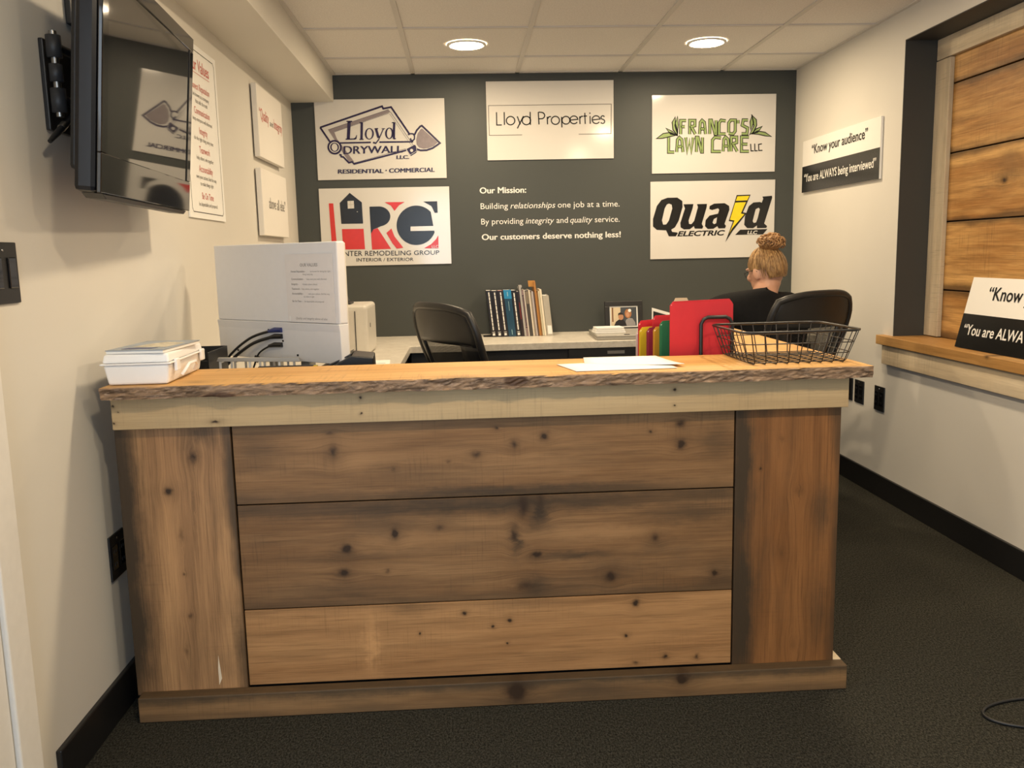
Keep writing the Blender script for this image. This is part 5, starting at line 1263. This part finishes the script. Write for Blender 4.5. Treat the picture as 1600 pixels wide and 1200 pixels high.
# hands: palms with five bent fingers each
for side, wr, ha in ((1, 'wrL', 'haL'), (-1, 'wrR', 'haR')):
    w_, p_ = Vector(pt[wr]), Vector(pt[ha]); d = (p_-w_); d.z = 0; d.normalize(); s3 = Vector((d.y, -d.x, 0))*side; upz = Vector((0, 0, 1))
    for f, (off, ln) in enumerate(((-.030, .058), (-.010, .070), (.010, .072), (.028, .062))):
        b0 = p_ + s3*off*1.0 - d*.01; fm = skin_obj('f', [tuple(b0), tuple(b0+d*.035+upz*.004), tuple(b0+d*(.035+ln*.45)-upz*.004), tuple(b0+d*(.030+ln*.85)-upz*.018)], [(0, 1), (1, 2), (2, 3)], [.0095, .009, .0085, .007], 0, 1); bm.from_mesh(fm)
    b0 = w_ + d*.03 + s3*.024; fm = skin_obj('f', [tuple(b0), tuple(b0+s3*.020+d*.022), tuple(b0+s3*.026+d*.050-upz*.006)], [(0, 1), (1, 2)], [.012, .011, .008], 0, 1); bm.from_mesh(fm)
hm = hb.mesh('h', None); bm.from_mesh(hm)
me = bpy.data.meshes.new('body'); bm.to_mesh(me); bm.free()
def skinmat():
    m, t, b = new_mat('skin'); tc = N(t, 'ShaderNodeTexCoord').outputs['Object']; n = noise_(t, tc, 25, 3)
    L(t, mixc(t, n, (.56, .30, .20), (.66, .38, .26)), b.inputs['Base Color']); b.inputs['Roughness'].default_value = .5
    b.inputs['Subsurface Weight'].default_value = .12; b.inputs['Subsurface Radius'].default_value = (.01, .004, .002); return m
tmp = bpy.data.objects.new('tmp', me); COL.objects.link(tmp)
rm = tmp.modifiers.new('r', 'REMESH'); rm.mode = 'VOXEL'; rm.voxel_size = .0055; rm.use_smooth_shade = True
sm_ = tmp.modifiers.new('s', 'SMOOTH'); sm_.factor = .5; sm_.iterations = 4
bme = bpy.data.meshes.new_from_object(tmp.evaluated_get(bpy.context.evaluated_depsgraph_get())); bpy.data.objects.remove(tmp)
for p in bme.polygons: p.use_smooth = True
bme.materials.clear(); bme.materials.append(skinmat())
person = bpy.data.objects.new('person', bme); COL.objects.link(person)
tag(person, 'woman in a black top with blonde hair in a bun, seated, seen from behind', 'person')
def wear(name, keys, radii, mat, add, sub=2):
    m = chain(keys, ED, radii, 1.0, add, name); m.materials.clear(); m.materials.append(mat)
    for p in m.polygons: p.use_smooth = True
    o = bpy.data.objects.new(name, m); COL.objects.link(o); o.parent = person; return o
M_top = plain('black_knit_top', (.008, .008, .009), .9, spec=.2, var=.25, scale=60, bumps=.2)
V('nkc', 1.418, 4.096, .990)
RB['nkc'] = (.080, .066)
ED.append(('shc', 'nkc'))
V('fL', 1.163, 4.47, .786); V('fR', 1.51, 4.43, .785); RB['fL'] = (.032, .032); RB['fR'] = (.032, .032); ED += [('elL', 'fL'), ('elR', 'fR')]
top = wear('top', ['pel', 'wst', 'chs', 'shc', 'nkc', 'shL', 'elL', 'fL', 'shR', 'elR', 'fR'], {}, M_top, .010)
wear('trousers', ['pel', 'hiL', 'knL', 'anL', 'hiR', 'knR', 'anR'], {}, plain('dark_trousers', (.015, .016, .022), .9, var=.2), .008)
for s3 in ('L', 'R'):
    a, b = Vector(pt['an'+s3]), Vector(pt['to'+s3])
    MB().ell(((a.x+b.x)/2, (a.y+b.y)/2+.01, .045), (.046, .125, .044), 20, 12).build('shoe', M_black, person)
# hair: cap over the skull with combed strands drawn up to the bun
def hairmat(nm, a, b_):
    m, t, b = new_mat(nm); tc = N(t, 'ShaderNodeTexCoord').outputs['Object']
    n = noise_(t, scaled(t, tc, (150, 150, 18)), 1.0, 3, .6); n2 = noise_(t, tc, 14, 3)
    c = mixc(t, maprange(t, n, .3, .7), a, b_); c = mixc(t, math_(t, 'MULTIPLY', maprange(t, n2, .4, .7), .5), c, tuple(x*.5 for x in a))
    L(t, c, b.inputs['Base Color']); b.inputs['Roughness'].default_value = .5; b.inputs['Anisotropic'].default_value = .4
    bump(t, b, n, .5, .002); return m
M_hair = hairmat('blonde_hair', (.22, .115, .045), (.52, .32, .135)); M_bun = hairmat('bun_hair', (.26, .12, .045), (.58, .34, .14))
hc = MB(); vs = []; fs = []; nu, nv = 56, 26
for j in range(nv+1):
    for i in range(nu):
        ph3 = 2*pi*i/nu; front = sin(ph3)               # +1 = face side
        thmax = radians(62 + 56*(1-max(-.35, front))/1.35) if front > -.35 else radians(118)
        if abs(cos(ph3)) > .75 and -.55 < front < .5: thmax = min(thmax, radians(92))
        th = thmax*j/nv; g = 1 + .012*sin(ph3*26+j*.25)*min(1, j/6)
        fade = 1.0 if j < nv-3 else 1-(j-(nv-3))*.014
        tp_ = 1-.10*max(0, -cos(th))/.5; vs.append(HC + HR @ Vector((.083*g*fade*tp_*sin(th)*cos(ph3), .100*g*fade*sin(th)*sin(ph3)-.004, .110*cos(th)*(1.06 if th > pi/2 else 1))))
for j in range(nv):
    for i in range(nu): fs.append((j*nu+i, (j+1)*nu+i, (j+1)*nu+(i+1) % nu, j*nu+(i+1) % nu))
hc.add(vs, fs, True); hair = hc.build('hair', M_hair, person)
random.seed(3)
st = MB()
BC = Vector((1.460, 4.10, 1.252))
for i in range(150):       # combed-up strands from nape and sides
    a = radians(random.uniform(150, 390)); th0 = radians(random.uniform(92, 116) if 200 < math.degrees(a) < 340 else random.uniform(70, 88))
    pts = []
    for s in range(7):
        th = th0*(1-s/6*.93); k = random.uniform(1.0, 1.02)+.012
        pts.append(HC + HR @ Vector((.084*(1-.10*max(0, -cos(th))/.5)*k*sin(th)*cos(a), .101*k*sin(th)*sin(a)-.004, .111*k*cos(th)*(1.05 if th > pi/2 else 1))))
    st.tube(pts, [.0008, .0018, .0022, .0022, .0022, .002, .0015], 4, cap=False)
st.build('hair_strands', M_hair, person, kind='stuff')
bn = MB(); bn.ell(BC, (.056, .048, .038), 18, 12); bun = bn.build('hair_bun', M_bun, person)
cr = MB()
for i in range(95):         # messy curls
    a = random.uniform(0, 2*pi); e3 = random.uniform(-.35, 1.0)*pi/2; n3 = Vector((cos(a)*cos(e3), sin(a)*cos(e3), sin(e3)))
    c0 = BC + Vector((n3.x*.058, n3.y*.048, n3.z*.036)); t1 = n3.orthogonal().normalized(); t2 = n3.cross(t1); rr = random.uniform(.007, .016); a0 = random.uniform(0, 6.28); pts = []
    for s in range(11):
        q3 = a0+s*.55; pts.append(c0 + t1*rr*cos(q3) + t2*rr*sin(q3)*.8 + n3*(.006*sin(s*.6)+.003))
    cr.tube(pts, [.001]+[random.uniform(.0026, .0042)]*9+[.001], 5, cap=False)
cr.build('bun_curls', M_bun, bun, kind='stuff')
# glasses
gl = MB()
for sgn in (-1, 1):
    gl.tube([H(sgn*.033+.021*cos(a*pi/8), .092, -.004+.014*sin(a*pi/8)) for a in range(16)], .0016, 6, closed=True)
    gl.tube([H(sgn*.054, .092, .000), H(sgn*.074, .07, .002), H(sgn*.080, .0, .0), H(sgn*.080, -.018, -.012)], .0016, 6)
gl.tube([H(-.012, .094, 0), H(.012, .094, 0)], .0016, 6).build('glasses', M_dkgrey, person)

# ------------------------------------------------------------------ cable on the carpet
pts = []
for i in range(41):
    a = radians(60 + 240*i/40); pts.append((1.52+.195*cos(a), 2.045+.078*sin(a)+.0, .0045))
pts = [(1.95, 2.11, .0045), (1.75, 2.122, .0045)] + pts[2:-1] + [(1.62, 1.955, .0045), (1.80, 1.93, .0045), (1.98, 1.94, .0045)]
c = thing('floor_cable', 'thin black cable looped on the carpet at the right', 'cable', (1.5, 2.04, 0))
MB().tube([(x-1.5, y-2.04, z) for x, y, z in pts], .0042, 8).build('cord', M_black, c)
MB().box((.46, -.13, .001), (.50, -.09, .016)).build('plug', M_black, c, bevel=.003)
